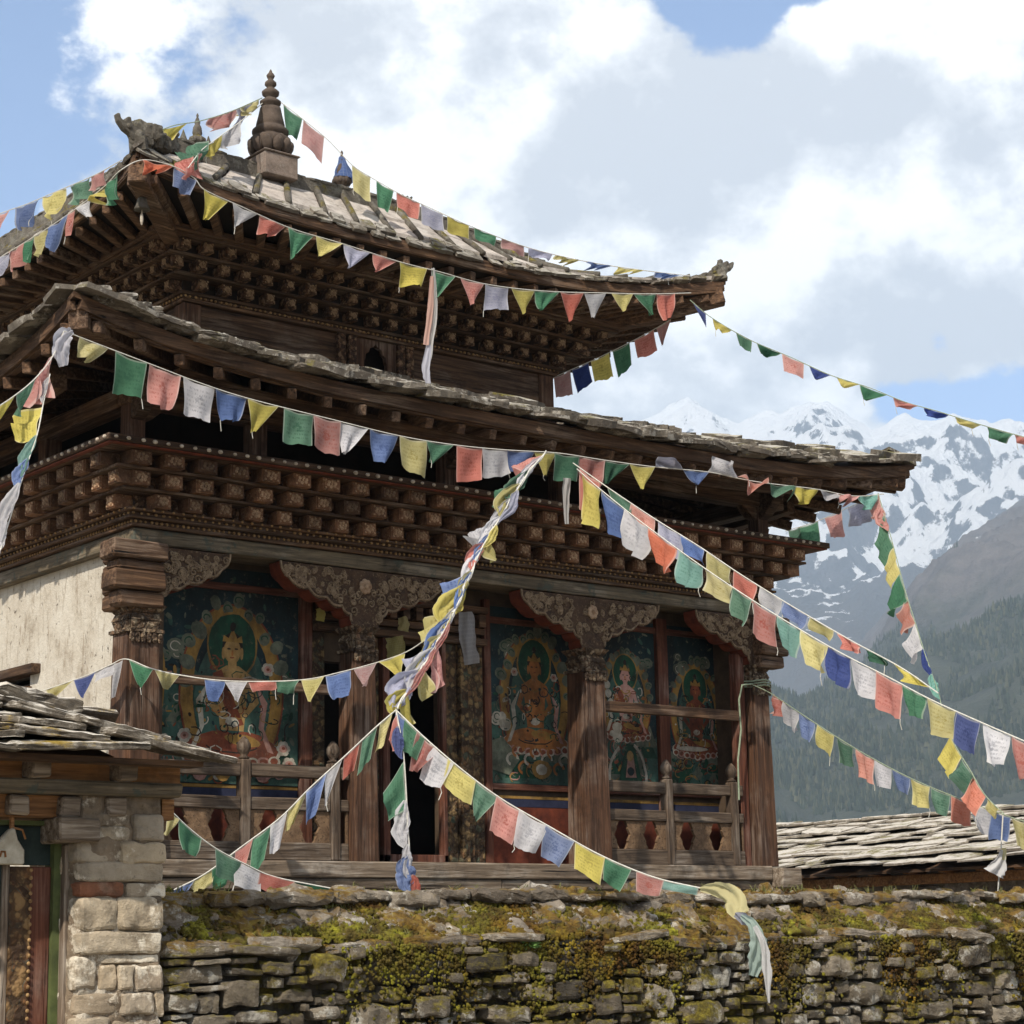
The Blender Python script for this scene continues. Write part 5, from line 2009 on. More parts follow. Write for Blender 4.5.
# ------------------------------------------------------------------ ground and mountains
def gmat():
    m, t, b, g = mat('dry_earth')
    p = g.outputs['Position']
    col = t.ramp(t.noise(p, 0.8, 8, 0.65), [(0.3, (0.16, 0.125, 0.085)), (0.5, (0.24, 0.20, 0.15)), (0.7, (0.20, 0.19, 0.10))])
    t.l.new(col, b.inputs['Base Color'])
    t.l.new(t.bump(t.noise(p, 6, 8, 0.7), .5, .05), b.inputs['Normal'])
    return m


mb = MB()
mb.add([(-7400, -7400, -2.4), (7400, -7400, -2.4), (7400, 7400, -2.4), (-7400, 7400, -2.4)], [(0, 1, 2, 3)])
tag(mb.build('ground', gmat(), None, recalc=False), kind='structure')


def perlin(x, y, seed):
    r = np.random.RandomState(seed)
    perm = np.tile(r.permutation(512), 3)
    ang = r.rand(512) * 2 * np.pi
    gx_, gy_ = np.cos(ang), np.sin(ang)
    xi, yi = np.floor(x).astype(int), np.floor(y).astype(int)
    xf, yf = x - xi, y - yi
    xi, yi = xi % 512, yi % 512
    u, v = xf ** 3 * (xf * (xf * 6 - 15) + 10), yf ** 3 * (yf * (yf * 6 - 15) + 10)

    def g(ix, iy, dx, dy):
        h = perm[perm[ix % 512] + iy % 512]
        return gx_[h] * dx + gy_[h] * dy
    a, b = g(xi, yi, xf, yf), g(xi + 1, yi, xf - 1, yf)
    c, d = g(xi, yi + 1, xf, yf - 1), g(xi + 1, yi + 1, xf - 1, yf - 1)
    return (a + (b - a) * u) * (1 - v) + (c + (d - c) * u) * v


def ridged(x, y, sc, octv, seed, gain=.52):
    t, a, w = 0, 1, 1.0
    for o in range(octv):
        n = 1 - np.abs(perlin(x / sc, y / sc, seed + o)) * 2
        n = np.clip(n, -1, 1)
        t = t + n * a * w
        w = np.clip(n * 1.2, 0.25, 1)
        a *= gain
        sc /= 2.03
    return t


def fbm(x, y, sc, octv, seed):
    t, a = 0, 1
    for o in range(octv):
        t = t + perlin(x / sc, y / sc, seed + o) * a
        a *= .5
        sc /= 2.0
    return t


def range_mesh(name, prof, dprof, d_foot, z_foot, npx, nt_, amp, sc, seed, power, material, crest_j, back):
    """mountain flank: crest line by bearing and elevation, falling towards the valley, and a back slope"""
    px = np.linspace(prof[0][0], prof[-1][0], npx)
    py = np.interp(px, [q[0] for q in prof], [q[1] for q in prof])
    dist = np.interp(px, [q[0] for q in dprof], [q[1] for q in dprof])
    X, Y, Z = [], [], []
    dirs, el = [], []
    for a, b in zip(px, py):
        d = ray(a, b)
        hl = math.hypot(d[0], d[1])
        dirs.append((d[0] / hl, d[1] / hl))
        el.append(d[2] / hl)
    dirs, el = np.array(dirs), np.array(el)
    t = np.concatenate([np.linspace(0, 1, nt_), 1 + np.linspace(.02, .25, 12)])
    T, I = np.meshgrid(t, np.arange(npx))
    dd = d_foot + (dist[I] - d_foot) * T
    x, y = CAM[0] + dirs[I, 0] * dd, CAM[1] + dirs[I, 1] * dd
    crest = CAM[2] + el[I] * dist[I]
    tt = np.clip(T, 0, 1)
    z = z_foot + (crest - z_foot) * tt ** power
    rg = ridged(x, y, sc, 7, seed, .46)
    env = np.clip(4 * tt * (1 - tt), 0, 1) ** 1.25
    z = z + (rg - .75) * amp * env
    z = z + (ridged(x, y, sc * .16, 5, seed + 40) - .7) * crest_j * np.clip(tt * 2, 0, 1)
    over = np.clip(T - 1, 0, 1)
    z = z - over * back * (1 + .3 * rg)
    n2 = len(t)
    v = np.stack([x, y, np.maximum(z, -2.3)], -1).reshape(-1, 3)
    idx = np.arange(npx * n2).reshape(npx, n2)
    f = np.stack([idx[:-1, :-1], idx[1:, :-1], idx[1:, 1:], idx[:-1, 1:]], -1).reshape(-1, 4)
    me = bpy.data.meshes.new(name)
    me.vertices.add(len(v))
    me.vertices.foreach_set('co', v.ravel())
    me.loops.add(len(f) * 4)
    me.loops.foreach_set('vertex_index', f.ravel())
    me.polygons.add(len(f))
    me.polygons.foreach_set('loop_start', np.arange(len(f)) * 4)
    me.polygons.foreach_set('loop_total', np.full(len(f), 4))
    me.update()
    me.validate()
    me.polygons.foreach_set('use_smooth', [True] * len(f))
    me.materials.append(material)
    o = bpy.data.objects.new(name, me)
    COL.objects.link(o)
    tag(o, kind='structure')
    return v.reshape(npx, n2, 3)


def snowmat():
    m, t, b, g = mat('snow_and_rock')
    p = g.outputs['Position']
    sx = t.new('ShaderNodeSeparateXYZ')
    t.l.new(p, sx.inputs[0])
    nx = t.new('ShaderNodeSeparateXYZ')
    t.l.new(g.outputs['Normal'], nx.inputs[0])
    alt = t.math('MULTIPLY', sx.outputs['Z'], 1 / 1000.0)
    n = t.noise(p, 0.0042, 12, 0.66)
    nf = t.noise(t.mapping(p, (1, 1, .45)), 0.022, 12, 0.76)
    f = t.math('MULTIPLY_ADD', t.math('SUBTRACT', alt, 0.76), 3.4, 0.48)
    f = t.math('MINIMUM', f, 0.67)
    f = t.math('ADD', f, t.math('MULTIPLY', t.math('SUBTRACT', n, 0.5), 0.9))
    f = t.math('ADD', f, t.math('MULTIPLY', t.math('SUBTRACT', nf, 0.5), 2.1))
    f = t.math('ADD', f, t.math('MULTIPLY', t.math('SUBTRACT', nx.outputs['Z'], 0.72), 2.4))
    sn = t.step(f, 0.24, 0.36)
    rockc = t.ramp(nf, [(0.3, (0.06, 0.065, 0.075)), (0.7, (0.16, 0.16, 0.17))])
    low = t.ramp(n, [(0.35, (0.07, 0.062, 0.05)), (0.65, (0.115, 0.095, 0.075))])
    rockc = t.mix(t.step(alt, .72, .50), rockc, low)
    col = t.mix(sn, rockc, (0.84, 0.85, 0.87))
    t.l.new(col, b.inputs['Base Color'])
    b.inputs['Roughness'].default_value = .8
    t.l.new(t.bump(t.noise(t.mapping(p, (1, 1, .6)), 0.020, 10, .70), 1.0, 60.0), b.inputs['Normal'])
    return m


def slopemat():
    m, t, b, g = mat('forested_slope')
    p = g.outputs['Position']
    sx = t.new('ShaderNodeSeparateXYZ')
    t.l.new(p, sx.inputs[0])
    alt = t.math('MULTIPLY', sx.outputs['Z'], 1 / 1000.0)
    n = t.noise(p, 0.006, 9, 0.65)
    nf = t.noise(p, 0.05, 6, 0.7)
    grass = t.ramp(nf, [(0.3, (0.050, 0.046, 0.045)), (0.7, (0.105, 0.094, 0.088))])
    wood_ = t.ramp(nf, [(0.35, (0.017, 0.022, 0.015)), (0.65, (0.040, 0.045, 0.030))])
    f = t.math('ADD', alt, t.math('MULTIPLY', t.math('SUBTRACT', n, .5), .35))
    col = t.mix(t.step(f, .25, .34), wood_, grass)
    sn = t.math('MULTIPLY', t.step(t.noise(t.mapping(p, (1, 1, .25)), 0.012, 8, .7), .64, .70), t.step(alt, .32, .45))
    col = t.mix(sn, col, (0.8, 0.82, 0.85))
    t.l.new(col, b.inputs['Base Color'])
    t.l.new(t.bump(nf, .8, 6.0), b.inputs['Normal'])
    return m


snow_prof = [(-700, 560), (-300, 520), (100, 500), (400, 455), (520, 432), (560, 425), (600, 428), (632, 428), (650, 419), (668, 408), (688, 399), (702, 408), (716, 416), (738, 424), (752, 420), (766, 412), (780, 416), (800, 407),
             (812, 402), (826, 404), (842, 412), (858, 424), (872, 432), (884, 427), (897, 419), (905, 416), (918, 422), (935, 424), (955, 417), (972, 421), (990, 425), (1010, 420), (1030, 428), (1080, 420), (1140, 445), (1300, 430), (1700, 470), (2100, 560)]
range_mesh('snow_mountain', snow_prof, [(-700, 6200), (2100, 5600)], 2900, 120, 1300, 320, 215, 760, 3, 1.0, snowmat(), 11, 900)
spur_prof = [(100, 880), (560, 800), (700, 748), (770, 712), (800, 715), (830, 682), (860, 645), (900, 598), (930, 572), (955, 553), (985, 527), (1024, 500), (1080, 455), (1200, 400), (1500, 330), (1900, 350), (2200, 480)]
spur = range_mesh('forest_spur', spur_prof, [(100, 2300), (760, 2500), (1024, 3100), (2200, 3000)], 900, 6, 760, 190, 75, 430, 17, 1.0, slopemat(), 5, 500)

# conifers over the lower slope: a far wood that reads as one mass
rs = np.random.RandomState(4)
npx_, nt2 = spur.shape[:2]
tv, tf = [], []
ring6 = [(math.cos(a), math.sin(a)) for a in (0, 1.256, 2.513, 3.77, 5.027)]
cnt = 0
while cnt < 30000:
    i, j = rs.randint(int(npx_ * .28), int(npx_ * .60)), rs.randint(2, 150)
    a, b_ = rs.rand(2)
    p = spur[i, j] * (1 - a) + spur[i + 1, j + 1] * a
    cov = fbm(np.array([p[0]]), np.array([p[1]]), 160., 4, 77)[0]
    if cov * 420 + p[2] > 230 or cov > .18:
        cnt += 0.15
        continue
    hgt = rs.uniform(4, 9.5)
    rr = hgt * rs.uniform(.18, .27)
    base = len(tv)
    for (k, z0) in ((1.0, .08), (.55, .5)):
        for c, s_ in ring6:
            q = rs.uniform(.75, 1.25) * rr * k
            tv.append((p[0] + c * q, p[1] + s_ * q, p[2] + hgt * z0 * rs.uniform(.8, 1.2) - 1))
    tv.append((p[0], p[1], p[2] + hgt * .68))
    tv.append((p[0], p[1], p[2] + hgt))
    for k in range(5):
        tf.append((base + k, base + (k + 1) % 5, base + 10))
        tf.append((base + 5 + k, base + 5 + (k + 1) % 5, base + 11))
    cnt += 1
m, t, b, g = mat('conifer_needles')
t.l.new(t.ramp(g.outputs['Random Per Island'], [(0, (0.016, 0.023, 0.014)), (.6, (0.030, 0.040, 0.024)), (1, (0.070, 0.072, 0.042))]), b.inputs['Base Color'])
me = bpy.data.meshes.new('forest')
me.from_pydata(tv, [], tf)
me.materials.append(m)
o = bpy.data.objects.new('forest', me)
COL.objects.link(o)
tag(o, 'distant conifer wood covering the lower mountain slope', 'forest', kind='stuff')

# ------------------------------------------------------------------ the air between here and the mountains
mb = MB()
mb.box(-7500, 7500, -7500, 7500, -3.4, 1640)
m = bpy.data.materials.new('valley_haze')
m.use_nodes = True
t = NT(m.node_tree)
t.n.clear()
pv = t.new('ShaderNodeVolumePrincipled')
pv.inputs['Color'].default_value = (0.58, 0.76, 1.0, 1)
pv.inputs['Density'].default_value = HAZE
pv.inputs['Anisotropy'].default_value = 0.0
t.l.new(pv.outputs[0], t.new('ShaderNodeOutputMaterial').inputs['Volume'])
hz = mb.build('haze', m, None)
tag(hz, kind='stuff')

# ------------------------------------------------------------------ prayer flags
random.seed(77)
RV = Vector(_R)


def depth_of(p):
    return float((np.array(p) - CAM) @ _F)


def pt(x, y, dp):
    """surveyed point: bearing in the photograph plus a plane (Y= or X=) of the building or a distance"""
    d = ray(x, y)
    if isinstance(dp, str):
        ax = 1 if dp[0] == 'Y' else 0
        k = (float(dp[1:]) - CAM[ax]) / d[ax]
    else:
        k = dp
    return Vector(CAM + d * k)


def smooth(pts, n=8):
    out = []
    P = [pts[0] * 2 - pts[1]] + pts + [pts[-1] * 2 - pts[-2]]
    for i in range(1, len(P) - 2):
        a, b, c, d = P[i - 1], P[i], P[i + 1], P[i + 2]
        for j in range(n):
            t = j / n
            out.append(0.5 * ((2 * b) + (c - a) * t + (2 * a - 5 * b + 4 * c - d) * t * t + (3 * b - a - 3 * c + d) * t ** 3))
    out.append(pts[-1])
    return out


SHAPES = {  # bottom width, sideways shift of the bottom, drop, depth of the fold
    's': (.94, 0, 1, .075), 'q': (.62, -.05, 1, .13), 't': (.12, 0, 1, .07), 'T': (.10, -.32, 1, .09), 'Y': (.10, .32, 1, .09),
    'f': (.45, -.25, 1, .20), 'd': (.75, -.08, 1, .30), 'z': (.35, -.15, 1, .25)}


def flag_mesh(a, b, hang, drop, shape, matl, parent, wind):
    wb, sh, dk, fold = SHAPES[shape]
    wb = min(1.0, wb * random.uniform(.85, 1.15))
    sh += random.uniform(-.08, .08)
    n, m_ = 8, 8
    u = b - a
    L = u.length
    h = hang.normalized() * drop * random.uniform(.92, 1.08)
    nr = u.cross(h).normalized()
    ph, ph2 = random.uniform(0, 6.28), random.uniform(0, 6.28)
    blow = wind * drop * random.uniform(.0, .42)
    vs, uvs = [], []
    curl = random.uniform(-.2, .2)
    kx = random.uniform(.9, 1.8)
    notch = random.uniform(-.05, .10) if shape in 'sqd' else 0
    for j in range(m_ + 1):
        t = j / m_
        wk = 1 - (1 - wb) * t ** (1.0 if shape in 'tTY' else 1.25)
        for i in range(n + 1):
            s = i / n
            c = .5 + (s - .5) * wk + sh * t
            sag = .05 * math.sin(math.pi * s) * (1 - t)
            tt = t + sag + notch * t * (math.sin(math.pi * s) - .5) + curl * t * (s - .5)
            if j == m_:
                tt += random.uniform(-.035, .02)
            p = a + u * c + h * tt + blow * t ** 1.6
            w = fold * L * (math.sin(6.28 * s * kx + ph + 1.6 * t) * (.25 + .75 * t) + .6 * math.sin(4.2 * t + ph2 + 3 * s) * t)
            p = p + nr * w
            vs.append(p)
            uvs.append((s, t))
    fs = [(j * (n + 1) + i, j * (n + 1) + i + 1, (j + 1) * (n + 1) + i + 1, (j + 1) * (n + 1) + i) for j in range(m_) for i in range(n)]
    mb = MB()
    mb.add(vs, fs)
    # a frayed thread or two at the lower hem
    o = mb.build('prayer_flag', matl, parent, smooth=True, recalc=False)
    uv = o.data.uv_layers.new(name='UVMap')
    idx = np.zeros(len(o.data.loops), dtype=int)
    o.data.loops.foreach_get('vertex_index', idx)
    uv.data.foreach_set('uv', np.array(uvs)[idx].ravel())
    if random.random() < .22:
        tb = MB()
        e = vs[m_ * (n + 1) + random.choice((0, n))]
        tb.tube([e, e + Vector((random.uniform(-.01, .01), 0, -.03)), e + Vector((random.uniform(-.02, .02), 0, -random.uniform(.05, .10)))], .003, 4)
        tb.build('loose_thread', CORD, o)
    return o


def strip(parent, matl, P, widths, folds=2.2, amp=.16, n=12):
    P = smooth(P, 5)
    m_ = len(P)
    vs, uvs = [], []
    ph = random.uniform(0, 6)
    for i, p in enumerate(P):
        t = i / (m_ - 1)
        w = float(np.interp(t, np.linspace(0, 1, len(widths)), widths)) * depth_of(p) / FPX
        d = (P[min(i + 1, m_ - 1)] - P[max(i - 1, 0)]).normalized()
        sd_ = d.cross(Vector(_F)).normalized()
        nn = d.cross(sd_).normalized()
        for j in range(n + 1):
            s = j / n - .5
            tri = math.asin(math.sin(s * 6.28 * folds + ph + t * 3.5)) / 1.57
            cr = mnoise.noise(Vector((s * 6 + ph, t * 9, ph)))
            vs.append(p + sd_ * (s * w * (1 + .25 * cr)) + nn * (amp * w * (tri + .7 * cr)))
            uvs.append((.02 + .5 * j / n, t))
    mb = MB()
    mb.add(vs, [(i * (n + 1) + j, i * (n + 1) + j + 1, (i + 1) * (n + 1) + j + 1, (i + 1) * (n + 1) + j) for i in range(m_ - 1) for j in range(n)])
    o = mb.build('prayer_flag', matl, parent, smooth=True, recalc=False)
    uv = o.data.uv_layers.new(name='UVMap')
    idx = np.zeros(len(o.data.loops), dtype=int)
    o.data.loops.foreach_get('vertex_index', idx)
    uv.data.foreach_set('uv', np.array(uvs)[idx].ravel())
    return o


def string(label, keys, flags, mode='x', hang=(-.06, 1), cordmat=None, r=.0052, wind=(-.3, -.6, 0), cord2=False):
    P = smooth([pt(*k) for k in keys])
    root = empty('prayer_flag_string', P[0], label, 'prayer flags', 'prayer flag strings')
    mb = MB()
    mb.tube(P, r, 5)
    if cord2:
        mb.tube([p + Vector((.012 * math.sin(i * .9), 0, .012 * math.cos(i * .9))) for i, p in enumerate(P)], r * .8, 5)
    mb.build('cord', cordmat or CORD, root)
    Q = np.array([proj(p) for p in P])
    A = np.concatenate([[0], np.cumsum(np.hypot(*np.diff(Q, axis=0).T))])   # arc length as seen
    V = np.array([tuple(p) for p in P])
    co = Q[:, 0] if mode == 'x' else Q[:, 1]
    order = np.argsort(co)

    def at(s):
        return Vector([np.interp(s, A, V[:, k]) for k in range(3)])
    for f in flags:
        c, colr, shp, w, h = f[:5]
        if shp == 'd':          # wound along the cord: a folded strip lying beside it
            s = float(np.interp(c, co[order], A[order]))
            sg = -1 if len(f) < 6 else 1
            ks, n_ = [], 5
            for i in range(n_ + 1):
                q = at(s - w * .55 + w * 1.1 * i / n_)
                k = depth_of(q) / FPX
                off = h * (.42 + .10 * math.sin(i * 1.7 + c)) * (math.sin(math.pi * (i + .35) / (n_ + .9)))
                ks.append(q + RV * (sg * off * k * .9) + Vector((0, 0, -off * k * .15)) - Vector(_F) * .012 * (1 + (c % 3)))
            o = strip(root, CLOTH[colr][0], ks, [h * .18, h * .75, h * random.uniform(.85, 1.1), h * .95, h * .6, h * .12])
            o['label'] = CLOTH[colr][1] + ' flag'
            continue
        hg = f[5] if len(f) > 5 else hang
        s = float(np.interp(c, co[order], A[order]))
        a, b = at(s - w / 2), at(s + w / 2)
        if a.x > b.x:
            a, b = b, a
        mid = at(s)
        k = depth_of(mid) / FPX
        hv = RV * hg[0] + Vector((0, 0, -1)) * hg[1]
        m, nm = CLOTH[colr]
        o = flag_mesh(a, b, hv, h * k, shp, m, root, Vector(wind))
        o['label'] = nm + ' flag'
    return root


def ribbon(mb, keys, widths, folds=2.0, amp=.35, n=12, mi=0, wdir=None):
    P = smooth([pt(*k) for k in keys], 6)
    m_ = len(P)
    vs = []
    for i, p in enumerate(P):
        t = i / (m_ - 1)
        k = depth_of(p) / FPX
        w = float(np.interp(t, np.linspace(0, 1, len(widths)), widths)) * k
        d = (P[min(i + 1, m_ - 1)] - P[max(i - 1, 0)]).normalized()
        sd_ = d.cross(Vector(_F)).normalized() if wdir is None else Vector(wdir)
        nn = d.cross(sd_).normalized()
        for j in range(n + 1):
            s = j / n - .5
            cr = mnoise.noise(Vector((s * 5, i * .45, w * 40)))
            vs.append(p + sd_ * (s * w * (1 + .3 * cr)) + nn * (amp * w * (math.asin(math.sin(s * 6.28 * folds + i * .35)) / 1.57 + .8 * cr)))
    mb.add(vs, [(i * (n + 1) + j, i * (n + 1) + j + 1, (i + 1) * (n + 1) + j + 1, (i + 1) * (n + 1) + j) for i in range(m_ - 1) for j in range(n)], mi)


def ribbon_obj(name, parent, matl, keys, widths, **kw):
    mb = MB()
    ribbon(mb, keys, widths, **kw)
    o = mb.build(name, matl, parent, smooth=True, recalc=False)
    uv = o.data.uv_layers.new(name='UVMap')
    k = np.random.rand(len(o.data.loops) * 2) * 0 + .02
    uv.data.foreach_set('uv', k)
    return o


C_ = lambda k: CLOTH[k][0]
E0 = 'Y-1.50'   # just before the lower eave
# along the lower eave
s6 = string('long row of square prayer flags under the front eave of the lower roof',
            [(64, 331, E0), (100, 345, E0), (150, 364, E0), (200, 383, E0), (250, 399, E0), (330, 419, E0), (400, 436, E0), (455, 445, E0), (506, 450, E0), (557, 453, E0), (603, 460, E0),
             (655, 467, E0), (708, 472, E0), (736, 478, E0), (765, 483, E0), (815, 489, E0), (853, 496, E0), (884, 494, 'Y-1.45')],
            [(94, 'y', 'f', 32, 22), (131, 'g', 's', 34, 44), (165, 'r', 'q', 34, 40), (199, 'w', 's', 34, 36), (231, 'b', 'q', 34, 32), (263, 'y', 'T', 32, 36), (299, 'g', 's', 31, 36), (327, 'r', 's', 28, 34),
             (354, 'w', 'T', 30, 32), (384, 'b', 'q', 30, 32), (413, 'y', 's', 28, 36), (440, 'g', 'T', 28, 24), (470, 'r', 's', 27, 34), (495, 'w', 's', 26, 30), (521, 'b', 'q', 28, 22), (545, 'y', 't', 22, 26),
             (567, 'g', 's', 26, 30), (592, 'r', 'q', 26, 28), (616, 'k', 'T', 28, 24), (642, 'y', 't', 26, 24), (668, 'l', 'f', 28, 12, (.2, -.5)), (696, 'b', 't', 26, 14), (723, 'w', 'f', 32, 18, (.6, -.7)),
             (752, 'o', 'f', 32, 12, (.5, .3)), (782, 'g', 'f', 28, 16, (.6, .8)), (806, 'y', 'q', 26, 16), (828, 'w', 'f', 20, 12, (.3, .6)), (847, 'p', 'f', 24, 9, (.4, .5)), (867, 'c', 'q', 20, 16)])
s7 = string('short string of four prayer flags dropping left from the lower roof corner', [(64, 331, E0), (55, 352, E0), (42, 371, 'Y-1.6'), (22, 390, 'Y-1.8'), (-14, 414, 'Y-2.0'), (-110, 470, 15.4), (-260, 545, 14.4)],
            [(46, 'r', 'z', 26, 36, (-.15, 1)), (26, 'g', 'T', 24, 26, (-.1, .8)), (5, 'y', 'T', 22, 26)], hang=(-.2, 1))
ribbon_obj('knotted_cloth', s7, C_('l'), [(72, 330, E0), (64, 336, E0), (60, 350, E0), (64, 366, E0)], [6, 16, 18, 9], folds=2, amp=.25)
string('steep string of pale prayer flags hanging at the far left edge before the cornice', [(50, 374, 'Y-1.6'), (44, 400, 'Y-1.7'), (37, 435, 'Y-1.9'), (25, 470, 'Y-2.1'), (12, 512, 'Y-2.3'), (-4, 565, 'Y-2.6'), (-40, 690, 14.2)],
       [(390, 'w', 'd', 24, 7), (424, 'y', 'q', 34, 27, (-1, .25)), (456, 'c', 'd', 40, 12), (474, 'b', 'd', 30, 12), (512, 'w', 'd', 56, 15), (540, 'w', 'd', 34, 14)], mode='y', hang=(-.75, .4))
# upper roof: left eave, corner, front eave
F0 = 'Y-0.42'
string('row of small pennants under the front eave of the top roof and round its corner',
       [(-14, 266, 'X-0.42'), (27, 241, 'X-0.42'), (57, 222, 'X-0.42'), (82, 204, 'X-0.42'), (105, 186, 'X-0.45'), (121, 170, 'X-0.5'), (143, 160, F0), (172, 166, F0), (194, 178, F0), (205, 190, F0), (240, 206, F0), (290, 228, F0),
        (340, 243, F0), (400, 262, F0), (440, 272, F0), (480, 283, F0), (520, 289, F0), (560, 292, F0), (600, 293, F0), (650, 294, F0), (691, 293, 'Y-0.35')],
       [(5, 'l', 'f', 16, 20), (17, 'r', 'q', 18, 22), (29, 'g', 'q', 14, 24), (41, 'y', 'q', 15, 24), (58, 'b', 'T', 26, 26), (71, 'r', 'q', 10, 24), (84, 'w', 'T', 20, 22), (96, 'y', 'f', 24, 12), (111, 'g', 'q', 22, 24),
        (158, 'o', 'f', 32, 13, (.2, 1)), (186, 'b', 'q', 26, 22), (216, 'y', 'T', 28, 32), (245, 'w', 'T', 28, 26), (273, 'r', 'f', 28, 18), (301, 'g', 'T', 28, 30), (329, 'y', 'T', 28, 22), (357, 'l', 'T', 28, 24), (385, 'r', 'T', 26, 17),
        (413, 'y', 'q', 28, 22), (444, 'g', 'T', 24, 28), (472, 'r', 't', 25, 27), (497, 'l', 's', 24, 27), (523, 'y', 't', 24, 28), (547, 'g', 'T', 25, 20), (572, 'r', 't', 24, 28), (595, 'w', 't', 22, 28), (622, 'y', 't', 22, 18),
        (645, 'g', 'Y', 22, 22), (666, 'r', 'q', 17, 26)])
string('five square prayer flags from the top roof corner back to the upper wall', [(690, 298, 'Y0.1'), (672, 318, 'Y0.3'), (640, 337, 'Y0.6'), (600, 357, 'Y0.9'), (575, 368, 'Y1.1'), (550, 379, 'Y1.3')],
       [(664, 'p', 'T', 18, 20), (644, 'r', 's', 22, 25), (621, 'g', 's', 19, 25), (600, 'y', 's', 20, 25), (580, 'n', 's', 18, 27), (562, 'p', 's', 18, 25)], hang=(.08, 1))
string('thin windblown string of pennants from the top roof corner out across the sky', [(690, 300, 23.9), (712, 318, 23.8), (750, 340, 23.7), (790, 357, 23.6), (830, 375, 23.4), (870, 388, 23.2), (905, 402, 22.9), (940, 412, 22.6), (975, 423, 22.3), (1040, 441, 21.8), (1200, 478, 20.6), (1420, 520, 19.0)],
       [(699, 'n', 'Y', 18, 16), (722, 'y', 'f', 22, 12), (744, 'g', 'q', 18, 15), (769, 'k', 'f', 26, 11), (793, 'r', 's', 24, 17), (820, 'n', 'T', 24, 12), (848, 'y', 'T', 24, 9), (874, 'g', 'T', 30, 15), (906, 'r', 'f', 26, 9), (936, 'n', 'f', 26, 9),
        (968, 'y', 'f', 26, 8), (1000, 'g', 'f', 28, 14), (1023, 'r', 'f', 18, 8), (1052, 'b', 'q', 24, 14), (1082, 'y', 'T', 24, 14), (1112, 'g', 'q', 26, 14), (1142, 'r', 'q', 26, 14), (1172, 'n', 'T', 26, 14), (1202, 'y', 'q', 26, 16), (1234, 'g', 'q', 26, 16)], hang=(.05, 1), cordmat=CORDG)
string('string of square prayer flags rising from the left frame edge to the top roof corner', [(-260, 330, 24.5), (-120, 272, 22.8), (-14, 220, 21.3), (27, 204, 20.9), (60, 190, 20.4), (95, 175, 19.8), (122, 160, 19.4)],
       [(2, 'p', 'T', 18, 24), (28, 'b', 'q', 25, 24), (54, 'y', 'q', 24, 27), (80, 'g', 'q', 24, 22), (98, 'p', 's', 16, 16)])
ZF = depth_of((1.76, .50, 7.95))
string('dark cord with a few flags from the left roof corner up to the central finial', [(140, 139, 19.6), (172, 126, 20.0), (200, 121, 20.4), (232, 111, 20.8), (262, 98, ZF)],
       [(151, 'n', 'T', 18, 11), (175, 'y', 'T', 26, 14), (225, 'r', 'z', 30, 16), (246, 'l', 'T', 22, 20), (251, 'y', 'f', 26, 9)], cordmat=CORDG)
string('short tangled string of flags from the finial down to the roof slope behind the eave', [(264, 102, ZF), (240, 122, 20.7), (215, 140, 20.2), (201, 151, 19.9), (188, 168, 19.4)],
       [(230, 'w', 'f', 24, 16), (214, 'y', 'q', 18, 15), (201, 'g', 'f', 26, 11, (-.5, .5)), (194, 'r', 'f', 22, 12, (-.4, .7))])
s2 = string('string of square flags from the central finial down the roof to the right eave', [(279, 101, ZF), (300, 117, ZF), (328, 140, ZF + .02), (352, 165, ZF + .05), (372, 178, ZF + .1), (400, 194, ZF + .1), (430, 208, ZF + .2), (470, 226, 21.7), (520, 245, 22.1), (560, 256, 22.5), (600, 264, 22.9), (640, 270, 23.3), (690, 276, 23.8)],
            [(293, 'g', 'q', 24, 27, (.0, 1)), (314, 'p', 's', 27, 28, (-.15, 1)), (361, 'y', 's', 22, 28), (385, 'g', 'q', 20, 24), (408, 'r', 's', 26, 18), (432, 'l', 's', 24, 20), (458, 'y', 's', 24, 16), (485, 'g', 's', 24, 13), (513, 'p', 's', 24, 11), (540, 'l', 's', 26, 8),
             (568, 'y', 'f', 24, 8), (599, 'b', 'f', 26, 7), (630, 'y', 'f', 28, 7), (668, 'b', 'f', 24, 7)])
mb = MB()
fx = Vector((2.66, .57, rz(2.66) + .02))
vs, fs = [], []
for j in range(7):
    for i in range(14):
        a = 2 * math.pi * i / 14
        rr = (.035 + .085 * (j / 6) ** 1.3) * (1 + .18 * math.sin(a * 4 + j))
        vs.append(fx + Vector((rr * math.cos(a) + .02 * j * .3, rr * math.sin(a), .37 - .04 * j)))
for j in range(6):
    for i in range(14):
        fs.append((j * 14 + i, j * 14 + (i + 1) % 14, (j + 1) * 14 + (i + 1) % 14, (j + 1) * 14 + i))
mb.add(vs, fs)
o = mb.build('draped_cloth', C_('b'), None, smooth=True, recalc=False)
o.data.uv_layers.new(name='UVMap')
tag(o, 'blue cloth wrapped round the small finial right of the big one', 'cloth')
# across the verandah
string('thin string of small flags tied to the left corner post and crossing the first bay',
       [(36, 693, 18.5), (85, 676, 18.4), (110, 665, 18.3), (126, 659, 'Y-0.30'), (150, 668, 'Y-0.5'), (180, 675, 18.1), (230, 681, 17.9), (300, 680, 17.6), (345, 671, 17.3), (385, 660, 16.9), (410, 650, 16.6), (433, 634, 16.3)],
       [(60, 'y', 'T', 30, 14), (85, 'n', 't', 24, 22), (105, 'w', 's', 22, 12), (118, 'w', 'z', 10, 34), (141, 'g', 't', 26, 22), (167, 'y', 't', 26, 17), (215, 'b', 'q', 22, 22), (236, 'w', 't', 24, 19), (262, 'r', 's', 28, 10), (287, 'g', 'q', 26, 12),
        (313, 'y', 't', 24, 24), (338, 'b', 'q', 25, 24), (365, 'p', 't', 25, 22), (392, 'y', 'T', 27, 24)])
